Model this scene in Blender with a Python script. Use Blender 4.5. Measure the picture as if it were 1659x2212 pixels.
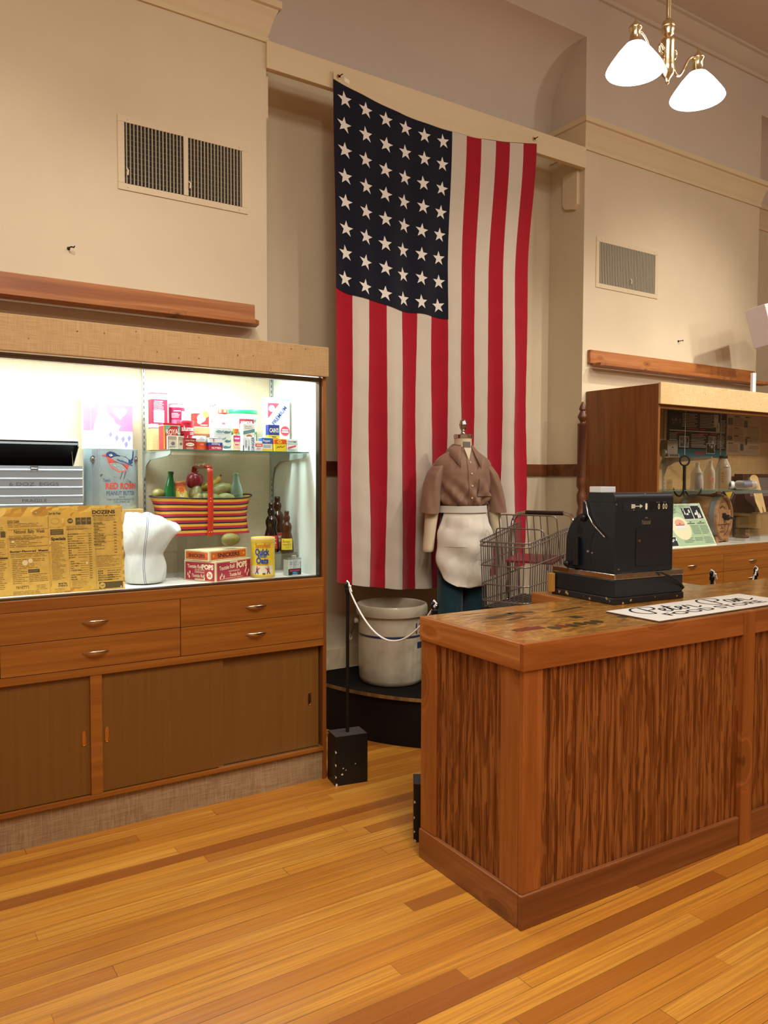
import bpy, math, random
from math import sin, cos, pi, radians, atan2, sqrt
from mathutils import Matrix, Vector, Euler

for _o in list(bpy.data.objects):
    bpy.data.objects.remove(_o, do_unlink=True)
scene = bpy.context.scene
COL = scene.collection
random.seed(7)

# ------------------------------------------------------------------ camera
def cam_matrix(yaw, pitch, roll, loc):
    f = Vector((sin(yaw)*cos(pitch), cos(yaw)*cos(pitch), sin(pitch)))
    r = Vector((cos(yaw), -sin(yaw), 0)); u = r.cross(f)
    r2 = cos(roll)*r + sin(roll)*u; u2 = -sin(roll)*r + cos(roll)*u
    m = Matrix((r2, u2, -f)).transposed().to_4x4(); m.translation = loc
    return m
cd = bpy.data.cameras.new('camera'); cam = bpy.data.objects.new('camera', cd); COL.objects.link(cam)
cam.matrix_world = cam_matrix(.580832, -.0441818, .00285977, (0, 0, 1.52))
cd.sensor_fit = 'VERTICAL'; cd.sensor_height = 36.0; cd.lens = 1690.17*36.0/2212.0
cd.clip_start = .05; cd.clip_end = 60
scene.camera = cam

# ------------------------------------------------------------------ world, lights, exposure
w = bpy.data.worlds.new('room_fill'); scene.world = w; w.use_nodes = True
w.node_tree.nodes['Background'].inputs[0].default_value = (1, .93, .85, 1)
w.node_tree.nodes['Background'].inputs[1].default_value = .05
vs = scene.view_settings
vs.view_transform = 'Standard'; vs.look = 'None'; vs.gamma = 1; vs.use_curve_mapping = False
vs.exposure = 0.0
WARM = (1, .945, .87)
def spot(loc, aim, energy, angle, blend=.5, size=.05, col=WARM):
    l = bpy.data.lights.new('spot_lamp', 'SPOT'); l.energy = energy; l.spot_size = radians(angle); l.spot_blend = blend
    l.shadow_soft_size = size; l.color = col
    o = bpy.data.objects.new('spot_lamp', l); COL.objects.link(o); o.location = loc
    o.rotation_euler = (Vector(aim)-Vector(loc)).to_track_quat('-Z', 'Y').to_euler()
def area(loc, aim, energy, sx, sy, col=WARM):
    l = bpy.data.lights.new('area_lamp', 'AREA'); l.energy = energy; l.shape = 'RECTANGLE'; l.size = sx; l.size_y = sy; l.color = col
    o = bpy.data.objects.new('area_lamp', l); COL.objects.link(o); o.location = loc
    o.rotation_euler = (Vector(aim)-Vector(loc)).to_track_quat('-Z', 'Y').to_euler()
# ceiling track spots in front of the display wall
spot((0.2, 1.3, 4.7), (0.5, 4.0, 1.55), 150, 52, .8)
spot((2.6, 1.0, 4.7), (1.5, 4.0, 1.4), 110, 50, .8)
spot((4.9, 1.2, 4.7), (3.3, 4.0, 1.3), 210, 50, .8)
spot((6.2, 1.3, 4.7), (5.2, 4.0, 1.6), 250, 58, 1.0)
spot((4.2, 0.6, 4.7), (5.6, 4.0, 1.8), 120, 54, 1.0)
# area lamps standing in for unseen pendants, then added fill lamps
area((0.7, 0.5, 4.4), (0.9, 0.7, 0), 110, 1.6, 1.6)
area((4.6, 0.0, 4.4), (4.4, 0.3, 0), 55, 1.6, 1.6)
spot((0.9, -1.6, 4.3), (2.3, 1.9, .45), 260, 36, .8, .25)  # added fill for the counter front and floor, no fitting of its own
for p in ((0.6, -0.6, 4.0), (5.9, 0.9, 4.0)):
    l = bpy.data.lights.new('upper_wall_fill', 'POINT'); l.energy = 55; l.shadow_soft_size = .15; l.color = WARM  # added fill that lifts the upper walls, no fixture hangs here
    o = bpy.data.objects.new('upper_wall_fill', l); COL.objects.link(o); o.location = p
spot((6.6, 0.6, 3.3), (5.4, 3.9, 1.45), 190, 44, .6, .12)  # added to brighten the inside of the right cabinet, not a known lamp
spot((2.9, -1.6, 3.3), (5.1, 3.9, 1.6), 150, 34, .7, .05)

# ------------------------------------------------------------------ shader helpers
def hx(h, k=1.0):
    h = h.lstrip('#'); c = [int(h[i:i+2], 16)/255 for i in (0, 2, 4)]
    return tuple((x/12.92 if x <= .04045 else ((x+.055)/1.055)**2.4)*k for x in c) + (1,)
class NT:
    def __init__(s, name):
        s.m = bpy.data.materials.new(name); s.m.use_nodes = True; s.t = s.m.node_tree
        s.b = s.t.nodes['Principled BSDF']; s.out = s.t.nodes['Material Output']
    def n(s, typ, **kw):
        nd = s.t.nodes.new(typ)
        for k, v in kw.items(): setattr(nd, k, v)
        return nd
    def set(s, sock, v):
        if hasattr(v, 'is_linked') or isinstance(v, bpy.types.NodeSocket): s.t.links.new(v, sock)
        else: sock.default_value = v
    def math(s, op, a, b=0.0, c=0.0):
        nd = s.n('ShaderNodeMath', operation=op)
        s.set(nd.inputs[0], a); s.set(nd.inputs[1], b); s.set(nd.inputs[2], c)
        return nd.outputs[0]
    def coord(s, kind='Object'): return s.n('ShaderNodeTexCoord').outputs[kind]
    def mapping(s, vec, scale=(1, 1, 1), loc=(0, 0, 0), rot=(0, 0, 0)):
        nd = s.n('ShaderNodeMapping'); s.set(nd.inputs[0], vec); nd.inputs[1].default_value = loc
        nd.inputs[2].default_value = rot; nd.inputs[3].default_value = scale
        return nd.outputs[0]
    def rnd(s, vec, k=7.0):
        r = s.n('ShaderNodeObjectInfo').outputs['Random']
        nd = s.n('ShaderNodeVectorMath', operation='ADD'); s.set(nd.inputs[0], vec)
        cb = s.n('ShaderNodeCombineXYZ'); m = s.math('MULTIPLY', r, k)
        for i in range(3): s.t.links.new(m, cb.inputs[i])
        s.t.links.new(cb.outputs[0], nd.inputs[1])
        return nd.outputs[0]
    def noise(s, vec, scale=5, detail=4, rough=.55, dist=0.0, out=0):
        nd = s.n('ShaderNodeTexNoise'); s.set(nd.inputs['Vector'], vec); nd.inputs['Scale'].default_value = scale
        nd.inputs['Detail'].default_value = detail; nd.inputs['Roughness'].default_value = rough; nd.inputs['Distortion'].default_value = dist
        return nd.outputs[out]
    def voro(s, vec, scale=5, feat='F1', out='Distance'):
        nd = s.n('ShaderNodeTexVoronoi', feature=feat); s.set(nd.inputs['Vector'], vec); nd.inputs['Scale'].default_value = scale
        return nd.outputs[out]
    def ramp(s, fac, stops, interp='LINEAR'):
        nd = s.n('ShaderNodeValToRGB'); cr = nd.color_ramp; cr.interpolation = interp
        while len(cr.elements) < len(stops): cr.elements.new(.5)
        for e, (p, c) in zip(cr.elements, stops): e.position = p; e.color = c if len(c) == 4 else (*c, 1)
        s.set(nd.inputs[0], fac)
        return nd.outputs[0]
    def mix(s, fac, a, b, mode='MIX'):
        nd = s.n('ShaderNodeMix', data_type='RGBA', blend_type=mode)
        s.set(nd.inputs[0], fac); s.set(nd.inputs[6], a); s.set(nd.inputs[7], b)
        return nd.outputs[2]
    def bump(s, h, strength=.2, dist=.01):
        nd = s.n('ShaderNodeBump'); nd.inputs['Strength'].default_value = strength; nd.inputs['Distance'].default_value = dist
        s.set(nd.inputs['Height'], h); s.t.links.new(nd.outputs[0], s.b.inputs['Normal'])
    def col(s, v): s.set(s.b.inputs['Base Color'], v)
    def p(s, **kw):
        for k, v in kw.items(): s.set(s.b.inputs[k.replace('_', ' ')], v)
        return s
MC = {}
def plain(h, rough=.55, metal=0.0, k=1.0, spec=.5, coat=0.0):
    key = ('p', h, rough, metal, k, spec, coat)
    if key not in MC:
        t = NT('paint_'+h.lstrip('#')); t.p(Base_Color=hx(h, k), Roughness=rough, Metallic=metal, Coat_Weight=coat)
        t.b.inputs['Specular IOR Level'].default_value = spec
        MC[key] = t.m
    return MC[key]
def printed(h, rough=.5, amp=.12):
    """paper or tin print: flat ink with faint handling wear"""
    key = ('pr', h, rough, amp)
    if key not in MC:
        t = NT('print_'+h.lstrip('#')); n = t.noise(t.rnd(t.coord()), 30, 5, .6)
        c = hx(h); d = tuple(x*(1-amp) for x in c[:3])+(1,)
        t.col(t.ramp(n, [(.35, d), (.6, c)])); t.p(Roughness=rough); MC[key] = t.m
    return MC[key]
def wood(name, dark, mid, light, axis='X', scale=1.0, rough=.42, sharp=.16, knots=0.0, coat=0.0, across=11, along=.7, dist=1.2, flat='Y'):
    t = NT(name); v = t.rnd(t.coord(), 9.0)
    if knots:
        sk = [5.5]*3; sk['XYZ'.index(axis)] = 2.6; sk['XYZ'.index(flat)] = 0.0
        dk = t.voro(t.mapping(v, tuple(sk)), knots)
        pu = t.n('ShaderNodeVectorMath', operation='ADD'); t.set(pu.inputs[0], v)
        cb = t.n('ShaderNodeCombineXYZ'); pw = t.math('MULTIPLY', t.ramp(dk, [(0, (1, 1, 1)), (.32, (0, 0, 0))], 'EASE'), .16)
        for i in range(3):
            if i != 'XYZ'.index(axis): t.t.links.new(pw, cb.inputs[i])
        t.t.links.new(cb.outputs[0], pu.inputs[1]); v = pu.outputs[0]
    sc = [across*scale]*3; sc['XYZ'.index(axis)] = along*scale
    mv = t.mapping(v, tuple(sc))
    n1 = t.noise(mv, 1.0, 5, .55, dist)
    sc2 = [90*scale]*3; sc2['XYZ'.index(axis)] = 3*scale
    n2 = t.noise(t.mapping(v, tuple(sc2)), 1.0, 3, .6)
    c = t.ramp(n1, [(.5-sharp, hx(dark)), (.5, hx(mid)), (.5+sharp, hx(light))])
    c = t.mix(t.math('MULTIPLY', t.ramp(n2, [(.4, (1, 1, 1)), (.62, (0, 0, 0))]), .35), c, hx(dark))
    if knots:
        c = t.mix(t.ramp(dk, [(.0, (.8, .8, .8)), (.05, (.7,)*3), (.07, (.95,)*3), (.09, (.4,)*3), (.24, (0, 0, 0))]), c, hx(dark, .4))
    t.col(c); t.p(Roughness=rough, Coat_Weight=coat, Coat_Roughness=.15)
    t.bump(n2, .08, .002)
    return t.m
def woven(name, a, b, f=420, rough=.9, blot=.5):
    t = NT(name); v = t.coord()
    nx = t.noise(t.mapping(v, (f, 12, 12)), 1, 2, .5); nz = t.noise(t.mapping(v, (12, 12, f)), 1, 2, .5)
    m = t.math('MULTIPLY', t.math('ADD', nx, nz), .5)
    c = t.ramp(m, [(.40, hx(a)), (.58, hx(b))])
    bl = t.noise(v, 7, 5, .6)
    c = t.mix(t.math('MULTIPLY', t.ramp(bl, [(.4, (1, 1, 1)), (.6, (0, 0, 0))]), blot*.5), c, hx(a))
    t.col(c); t.p(Roughness=rough); t.b.inputs['Specular IOR Level'].default_value = .15; t.bump(m, .25, .001)
    return t.m
def cloth(name, h, f=700, amp=.14, rough=.85, fold=0.0, sheen=.2):
    t = NT(name); v = t.coord()
    n = t.noise(v, f, 2, .5); n2 = t.noise(t.rnd(v), 9, 4, .6)
    c = hx(h); d = tuple(x*(1-amp) for x in c[:3])+(1,); d2 = tuple(x*(1-amp*.8) for x in c[:3])+(1,)
    cc = t.mix(t.ramp(n2, [(.35, (0, 0, 0)), (.65, (1, 1, 1))]), t.ramp(n, [(.3, d), (.7, c)]), d2)
    t.col(cc); t.p(Roughness=rough, Sheen_Weight=sheen); t.b.inputs['Specular IOR Level'].default_value = .2
    if fold: t.bump(t.noise(t.mapping(v, (7, 7, 4)), 1, 2, .45, .3), fold, .02)
    else: t.bump(n, .08, .001)
    return t.m
def metal(name, h, rough=.25, scr=.1):
    t = NT(name); n = t.noise(t.coord(), 60, 4, .6)
    t.col(hx(h)); t.p(Metallic=1.0, Roughness=t.ramp(n, [(.3, (rough-scr*.5,)*3), (.7, (rough+scr,)*3)]))
    return t.m
def glass(name, tint=(1, 1, 1, 1), gloss=.6, rough=.0, edge=.12):
    """thin clear glass: straight-through light plus a fresnel reflection"""
    t = NT(name); tr = t.n('ShaderNodeBsdfTransparent'); tr.inputs[0].default_value = tint
    gl = t.n('ShaderNodeBsdfGlossy'); gl.inputs['Roughness'].default_value = rough
    lw = t.n('ShaderNodeLayerWeight'); lw.inputs[0].default_value = edge
    mx = t.n('ShaderNodeMixShader'); t.t.links.new(t.math('MULTIPLY', lw.outputs['Fresnel'], gloss), mx.inputs[0])
    t.t.links.new(tr.outputs[0], mx.inputs[1]); t.t.links.new(gl.outputs[0], mx.inputs[2]); t.t.links.new(mx.outputs[0], t.out.inputs[0])
    return t.m
def bottle_glass(name, h, alpha=.4, edge=.35):
    """bottle wall: tinted see-through body, denser and shinier towards its edges"""
    t = NT(name); tr = t.n('ShaderNodeBsdfTransparent'); tr.inputs[0].default_value = hx(h)
    lw = t.n('ShaderNodeLayerWeight'); lw.inputs[0].default_value = edge
    t.p(Base_Color=hx(h), Roughness=.06, Coat_Weight=.6)
    mx = t.n('ShaderNodeMixShader'); f = t.math('ADD', t.math('MULTIPLY', lw.outputs['Facing'], 1-alpha), alpha)
    t.t.links.new(f, mx.inputs[0]); t.t.links.new(tr.outputs[0], mx.inputs[1]); t.t.links.new(t.b.outputs[0], mx.inputs[2])
    t.t.links.new(mx.outputs[0], t.out.inputs[0])
    return t.m
def emit(name, h, s):
    t = NT(name); e = t.n('ShaderNodeEmission'); e.inputs[0].default_value = hx(h); e.inputs[1].default_value = s
    t.t.links.new(e.outputs[0], t.out.inputs[0]); return t.m
def paint(name, h, amp=.05, bump=.08):
    t = NT(name); v = t.coord(); n = t.noise(v, 1.3, 4, .6); n2 = t.noise(v, 160, 3, .6)
    c = hx(h); d = tuple(x*(1-amp*2) for x in c[:3])+(1,)
    t.col(t.ramp(n, [(.3, d), (.7, c)])); t.p(Roughness=.75); t.b.inputs['Specular IOR Level'].default_value = .25
    t.bump(n2, bump, .004)
    return t.m
def floor_mat():
    t = NT('fir_floor'); v = t.coord(); sp = t.n('ShaderNodeSeparateXYZ'); t.set(sp.inputs[0], v)
    X, Y = sp.outputs[0], sp.outputs[1]
    W = .066; L = 1.9
    yr = t.math('DIVIDE', Y, W); row = t.math('FLOOR', yr); fy = t.math('FRACT', yr)
    wn = t.n('ShaderNodeTexWhiteNoise', noise_dimensions='1D'); t.set(wn.inputs['W'], row)
    xo = t.math('ADD', t.math('DIVIDE', X, L), t.math('MULTIPLY', wn.outputs[0], 9.0)); cell = t.math('FLOOR', xo); fx = t.math('FRACT', xo)
    cb = t.n('ShaderNodeCombineXYZ'); t.set(cb.inputs[0], cell); t.set(cb.inputs[1], row)
    w2 = t.n('ShaderNodeTexWhiteNoise', noise_dimensions='2D'); t.set(w2.inputs['Vector'], cb.outputs[0])
    off = t.n('ShaderNodeVectorMath', operation='ADD'); t.set(off.inputs[0], v)
    o2 = t.n('ShaderNodeVectorMath', operation='SCALE'); t.set(o2.inputs[0], w2.outputs['Color']); o2.inputs['Scale'].default_value = 13.0
    t.set(off.inputs[1], o2.outputs[0])
    g = t.noise(t.mapping(off.outputs[0], (.9, 34, 1)), 1, 5, .55, 1.6)
    g2 = t.noise(t.mapping(off.outputs[0], (2.5, 170, 1)), 1, 3, .6)
    base = t.ramp(w2.outputs[0], [(0, hx('#94521a')), (.12, hx('#b06c20')), (.4, hx('#c6812a')), (.7, hx('#d39030')), (1, hx('#dd9f3e'))])
    c = t.mix(t.ramp(g, [(.36, (.55, .55, .55)), (.56, (0, 0, 0))]), base, hx('#a3642a'))
    c = t.mix(t.ramp(g2, [(.42, (.32, .32, .32)), (.6, (0, 0, 0))]), c, hx('#8f5520'))
    e1 = t.math('LESS_THAN', fy, .034); e2 = t.math('LESS_THAN', fx, .0012); e = t.math('MAXIMUM', e1, e2)
    wr = t.ramp(t.noise(v, 1.7, 3, .6), [(.35, (.3,)*3), (.65, (.9,)*3)])
    c = t.mix(t.math('MULTIPLY', e, wr), c, hx('#4a2509'))
    t.col(c); rn = t.noise(v, 2.2, 4, .6)
    t.p(Roughness=t.ramp(rn, [(.3, (.24,)*3), (.7, (.42,)*3)]))
    t.bump(t.math('SUBTRACT', 1.0, e), .12, .002)
    return t.m
def osb_mat():
    t = NT('strand_board'); v = t.coord(); sp = t.n('ShaderNodeSeparateXYZ'); t.set(sp.inputs[0], v)
    d = t.noise(v, 9, 2, .5, 0, 1)
    ad = t.n('ShaderNodeVectorMath', operation='ADD'); t.set(ad.inputs[0], t.mapping(v, (1, 1, 1), rot=(0, .5, 0)))
    sc = t.n('ShaderNodeVectorMath', operation='SCALE'); t.set(sc.inputs[0], d); sc.inputs['Scale'].default_value = .06; t.set(ad.inputs[1], sc.outputs[0])
    vc = t.voro(t.mapping(ad.outputs[0], (22, 22, 60)), 1, 'F1', 'Color')
    s2 = t.n('ShaderNodeSeparateColor'); t.set(s2.inputs[0], vc)
    t.col(t.ramp(s2.outputs[0], [(0, hx('#a87422')), (.35, hx('#c8952f')), (.7, hx('#d8a840')), (1, hx('#e3bd62'))]))
    t.p(Roughness=.6); return t.m

# ------------------------------------------------------------------ mesh helpers
TXT = {}
def glyphs(s, bold=0.0):
    key = (s, bold)
    if key not in TXT:
        cu = bpy.data.curves.new('t', 'FONT'); cu.body = s; cu.size = 1.0; cu.align_x = 'CENTER'; cu.align_y = 'CENTER'
        cu.resolution_u = 3; cu.offset = bold; cu.fill_mode = 'FRONT'
        ob = bpy.data.objects.new('t', cu); me = ob.to_mesh()
        vsx = [tuple(q.co) for q in me.vertices]; fs = [tuple(p.vertices) for p in me.polygons]
        ob.to_mesh_clear(); bpy.data.objects.remove(ob); bpy.data.curves.remove(cu)
        if vsx:
            x0 = min(q[0] for q in vsx); x1 = max(q[0] for q in vsx); y0 = min(q[1] for q in vsx); y1 = max(q[1] for q in vsx)
            vsx = [((q[0]-(x0+x1)/2), q[1]-(y0+y1)/2) for q in vsx]
        else: x0 = y0 = 0; x1 = y1 = 1
        TXT[key] = (vsx, fs, x1-x0, y1-y0)
    return TXT[key]
class MB:
    def __init__(s, M=None): s.v = []; s.f = []; s.mi = []; s.M = M or Matrix.Identity(4)
    def add(s, vs, fs, m=0, M=None):
        T = s.M @ M if M is not None else s.M
        o = len(s.v); s.v += [tuple(T @ Vector(q)) for q in vs]
        for f in fs: s.f.append(tuple(i+o for i in f)); s.mi.append(m)
        return s
    def box(s, x0, y0, z0, x1, y1, z1, m=0, M=None):
        vs = [(x, y, z) for z in (z0, z1) for y in (y0, y1) for x in (x0, x1)]
        return s.add(vs, [(0, 2, 3, 1), (4, 5, 7, 6), (0, 1, 5, 4), (2, 6, 7, 3), (0, 4, 6, 2), (1, 3, 7, 5)], m, M)
    def prism(s, poly, a, b, axis='Y', m=0, M=None):
        """polygon in the plane across `axis`, extruded from a to b; X:(y,z) Y:(x,z) Z:(x,y)"""
        n = len(poly)
        def P(p, t): return {'X': (t, p[0], p[1]), 'Y': (p[0], t, p[1]), 'Z': (p[0], p[1], t)}[axis]
        vs = [P(p, a) for p in poly]+[P(p, b) for p in poly]
        ar = sum(poly[i][0]*poly[(i+1) % n][1]-poly[(i+1) % n][0]*poly[i][1] for i in range(n))
        flip = (ar < 0) ^ (axis == 'Y') ^ (b < a)
        fs = [tuple(range(n-1, -1, -1)), tuple(range(n, 2*n))]+[(i, (i+1) % n, (i+1) % n+n, i+n) for i in range(n)]
        if flip: fs = [tuple(reversed(f)) for f in fs]
        return s.add(vs, fs, m, M)
    def lathe(s, prof, n=32, m=0, M=None, cap=True, a0=0, a1=2*pi):
        full = abs(a1-a0-2*pi) < 1e-6; k = n if full else n+1
        vs = []
        for r, z in prof:
            for i in range(k):
                a = a0+(a1-a0)*i/n; vs.append((r*cos(a), r*sin(a), z))
        fs = []
        for j in range(len(prof)-1):
            for i in range(n):
                i2 = (i+1) % k; fs.append((j*k+i, j*k+i2, (j+1)*k+i2, (j+1)*k+i))
        if cap and full:
            if prof[0][0] > 1e-5: fs.append(tuple(range(k-1, -1, -1)))
            if prof[-1][0] > 1e-5: fs.append(tuple((len(prof)-1)*k+i for i in range(k)))
        return s.add(vs, fs, m, M)
    def cyl(s, p, q, r, r2=None, n=16, m=0, cap=True):
        p = Vector(p); q = Vector(q); d = q-p
        M = Matrix.Translation(p) @ d.to_track_quat('Z', 'Y').to_matrix().to_4x4()
        return s.lathe([(r, 0), (r if r2 is None else r2, d.length)], n, m, M, cap)
    def tube(s, pts, r, n=8, m=0, closed=False):
        pts = [Vector(p) for p in pts]; k = len(pts); rs = r if isinstance(r, (list, tuple)) else [r]*k
        vs = []; up = None
        for i, p in enumerate(pts):
            if closed: d = pts[(i+1) % k]-pts[i-1]
            else: d = pts[min(i+1, k-1)]-pts[max(i-1, 0)]
            d.normalize()
            if up is None: up = d.orthogonal().normalized()
            else:
                up = up-d*up.dot(d)
                up = up.normalized() if up.length > 1e-6 else d.orthogonal().normalized()
            b = d.cross(up)
            for j in range(n):
                a = 2*pi*j/n; vs.append(p+(up*cos(a)+b*sin(a))*rs[i])
        fs = []
        for i in range(k if closed else k-1):
            i2 = (i+1) % k
            for j in range(n): fs.append((i*n+j, i*n+(j+1) % n, i2*n+(j+1) % n, i2*n+j))
        if not closed: fs += [tuple(range(n-1, -1, -1)), tuple((k-1)*n+j for j in range(n))]
        return s.add(vs, fs, m)
    def ball(s, c, rx, ry=None, rz=None, n=16, k=10, m=0, M=None):
        ry = rx if ry is None else ry; rz = rx if rz is None else rz
        T = Matrix.Translation(c) @ (M or Matrix.Identity(4)) @ Matrix.Diagonal((rx, ry, rz, 1))
        return s.lathe([(sin(pi*i/k), -cos(pi*i/k)) for i in range(k+1)], n, m, T, False)
    def grid(s, nu, nv, fn, mf=0, M=None):
        vs = [fn(i/nu, j/nv) for j in range(nv+1) for i in range(nu+1)]
        o = len(s.v); T = s.M @ M if M is not None else s.M
        s.v += [tuple(T @ Vector(q)) for q in vs]
        for j in range(nv):
            for i in range(nu):
                a = o+j*(nu+1)+i; s.f.append((a, a+1, a+nu+2, a+nu+1)); s.mi.append(mf(i, j) if callable(mf) else mf)
        return s
    def loft(s, rings, m=0, cap=True, closed=True):
        n = len(rings[0]); vs = [p for r in rings for p in r]; fs = []
        for j in range(len(rings)-1):
            for i in range(n if closed else n-1): fs.append((j*n+i, j*n+(i+1) % n, (j+1)*n+(i+1) % n, (j+1)*n+i))
        if cap: fs += [tuple(range(n-1, -1, -1)), tuple((len(rings)-1)*n+i for i in range(n))]
        return s.add(vs, fs, m)
    def poly(s, pts, m=0): return s.add(pts, [tuple(range(len(pts)))], m)
    # flat print on a face: F maps (u right, v up, w out) -> 3D
    def text(s, body, u, v, h, F, m=0, width=None, bold=.012, rot=0, w=.0006, maxw=None, bend=None):
        vs, fs, tw, th = glyphs(body, bold); cap = .7
        k = h/cap; kx = k
        if width: kx = width/tw
        elif maxw and tw*k > maxw: kx = maxw/tw
        c, sn = cos(rot), sin(rot); out = []
        for x, y in vs:
            x *= kx; y *= k; uu = u+x*c-y*sn; vv = v+x*sn+y*c
            out.append(F(uu, vv, w))
        return s.add(out, fs, m)
    def rect(s, u0, v0, u1, v1, F, m=0, w=.0004, n=1):
        return s.grid(n, 1, lambda a, b: F(u0+(u1-u0)*a, v0+(v1-v0)*b, w), m)
    def blob(s, pts, F, m=0, w=.0005): return s.add([F(a, b, w) for a, b in pts], [tuple(range(len(pts)))], m)
    def disc(s, u, v, r, F, m=0, w=.0005, n=24, ry=None):
        return s.blob([(u+r*cos(2*pi*i/n), v+(ry or r)*sin(2*pi*i/n)) for i in range(n)], F, m, w)
    def lines(s, u0, u1, v0, dv, n, F, m=0, th=.3, ragged=.25, w=.0005, seg=3, rg=random):
        """rows of unreadably small print as short bars"""
        for i in range(n):
            v = v0-i*dv; u = u0; end = u1-(u1-u0)*ragged*rg.random()
            while u < end-.0005:
                ln = (u1-u0)/seg*(.35+rg.random()*.9); e = min(u+ln, end)
                s.rect(u, v-dv*th/2, e, v+dv*th/2, F, m, w); u = e+(u1-u0)*.03
        return s
    def build(s, name, mats, parent=None, smooth=0, bevel=0, seg=2, sub=0):
        me = bpy.data.meshes.new(name); me.from_pydata(s.v, [], s.f)
        if not isinstance(mats, (list, tuple)): mats = [mats]
        for mt in mats: me.materials.append(mt)
        me.polygons.foreach_set('material_index', s.mi)
        if smooth:
            me.polygons.foreach_set('use_smooth', [True]*len(s.f))
            me.set_sharp_from_angle(angle=radians(smooth))
        me.update()
        o = bpy.data.objects.new(name, me); COL.objects.link(o)
        if parent: o.parent = parent
        if bevel:
            b = o.modifiers.new('bevel', 'BEVEL'); b.width = bevel; b.segments = seg; b.limit_method = 'ANGLE'; b.angle_limit = radians(40)
        if sub:
            b = o.modifiers.new('sub', 'SUBSURF'); b.levels = sub; b.render_levels = sub
        return o
def tag(o, label, cat, group=None):
    o['label'] = label; o['category'] = cat
    if group: o['group'] = group
    return o
def thing(name, label, cat, loc=(0, 0, 0), rz=0, group=None, rot=None):
    o = bpy.data.objects.new(name, None); COL.objects.link(o); o.empty_display_size = .05
    o.location = loc; o.rotation_euler = rot or (0, 0, rz)
    return tag(o, label, cat, group)
def place(o, loc, rz=0, rot=None):
    o.location = loc; o.rotation_euler = rot or (0, 0, rz); return o
def struct(name, mb, mats, **kw):
    o = mb.build(name, mats, **kw); o['kind'] = 'structure'; return o
def front(y): return lambda u, v, w: (u, y-w, v)             # on a face looking to -Y
def side_l(x): return lambda u, v, w: (x-w, -u, v)           # on a face looking to -X, u runs towards -Y
def top(z): return lambda u, v, w: (u, v, z+w)
def round_f(r): return lambda u, v, w: ((r+w)*sin(u/r), -(r+w)*cos(u/r), v)   # wrapped round a can
def sweep(mb, prof, path, m=0):
    """profile (out, z) along an XY polyline, mitred; out is to the right of travel"""
    P = [Vector((*p, 0)) for p in path]; rings = []
    for i, p in enumerate(P):
        ns = []
        for a, b in ((i-1, i), (i, i+1)):
            if 0 <= a and b < len(P):
                d = (P[b]-P[a]).normalized(); ns.append(Vector((d.y, -d.x, 0)))
        nn = sum(ns, Vector())
        nn = nn.normalized()/max(.2, nn.normalized().dot(ns[0]))
        rings.append([(p.x+nn.x*o, p.y+nn.y*o, z) for o, z in prof])
    return mb.loft(rings, m)
# ------------------------------------------------------------------ the room
CREAM = paint('cream_wall_paint', '#dbcaaa'); UPPER = paint('upper_wall_paint', '#d8c9b8', .04, .16); TRIMP = paint('trim_paint', '#dfcba4', .03, .03)
CEIL = paint('ceiling_paint', '#d2c3b2', .03, .1)
WX = (-3.2, 1.85, 4.345, 6.53, 9.6); WY = 4.0; NY = 4.345; CZ = 5.07
struct('floor', MB().box(WX[0]-.2, -4.2, -.1, WX[4]+.2, 4.7, 0), floor_mat())
struct('ceiling', MB().box(WX[0]-.2, -4.2, CZ, WX[4]+.2, 4.7, CZ+.1), CEIL)
def wall_pier(name, x0, x1):
    m = MB(); m.box(x0, WY, 0, x1, 4.6, 4.0, 0); m.box(x0, WY, 4.0, x1, 4.6, CZ, 1)
    struct(name, m, [CREAM, UPPER])
wall_pier('wall_left', WX[0], WX[1]); wall_pier('wall_right', WX[2], WX[3])
def niche(name, x0, x1):
    cove = [(NY, 4.0), (NY, 4.2), (4.33, 4.33), (4.30, 4.42), (4.255, 4.50), (4.20, 4.57), (4.13, 4.625), (4.06, 4.655), (WY, 4.665)]
    m = MB(); m.box(x0, NY, 0, x1, 4.6, 4.0, 0)
    m.prism(cove+[(WY, CZ), (4.6, CZ), (4.6, 4.0)], x0, x1, 'X', 1)
    struct(name, m, [CREAM, UPPER], smooth=30)
niche('wall_niche', WX[1], WX[2]); niche('wall_recess', WX[3], WX[4])
struct('wall_west', MB().box(WX[0]-.2, -4.2, 0, WX[0], 4.6, CZ), CREAM)
struct('wall_east', MB().box(WX[4], -4.2, 0, WX[4]+.2, 4.6, CZ), CREAM)
struct('wall_front', MB().box(WX[0], -4.2, 0, WX[4], -4.0, CZ), CREAM)
CORN = [(0, 3.875), (.012, 3.875), (.012, 3.90), (.006, 3.908), (.014, 3.925), (.022, 3.96), (.034, 4.00), (.050, 4.032), (.050, 4.04), (.066, 4.045), (.066, 4.082), (.055, 4.086), (0, 4.092)]
m = MB(); sweep(m, CORN, [(WX[0], WY), (WX[1], WY), (WX[1], NY)]); struct('trim_1', m, TRIMP)
m = MB(); sweep(m, CORN, [(WX[2], NY), (WX[2], WY), (WX[3], WY), (WX[3], NY), (WX[4], NY)]); struct('trim_2', m, TRIMP)
CROWN = [(0, 4.955), (.02, 4.955), (.03, 4.975), (.06, 4.99), (.10, 5.02), (.125, 5.04), (.125, 5.05), (.15, 5.052), (.15, CZ), (0, CZ)]
m = MB(); sweep(m, CROWN, [(WX[0], WY), (WX[4], WY)]); struct('trim_3', m, paint('crown_paint', '#d3c4b0', .03, .02))
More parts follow.
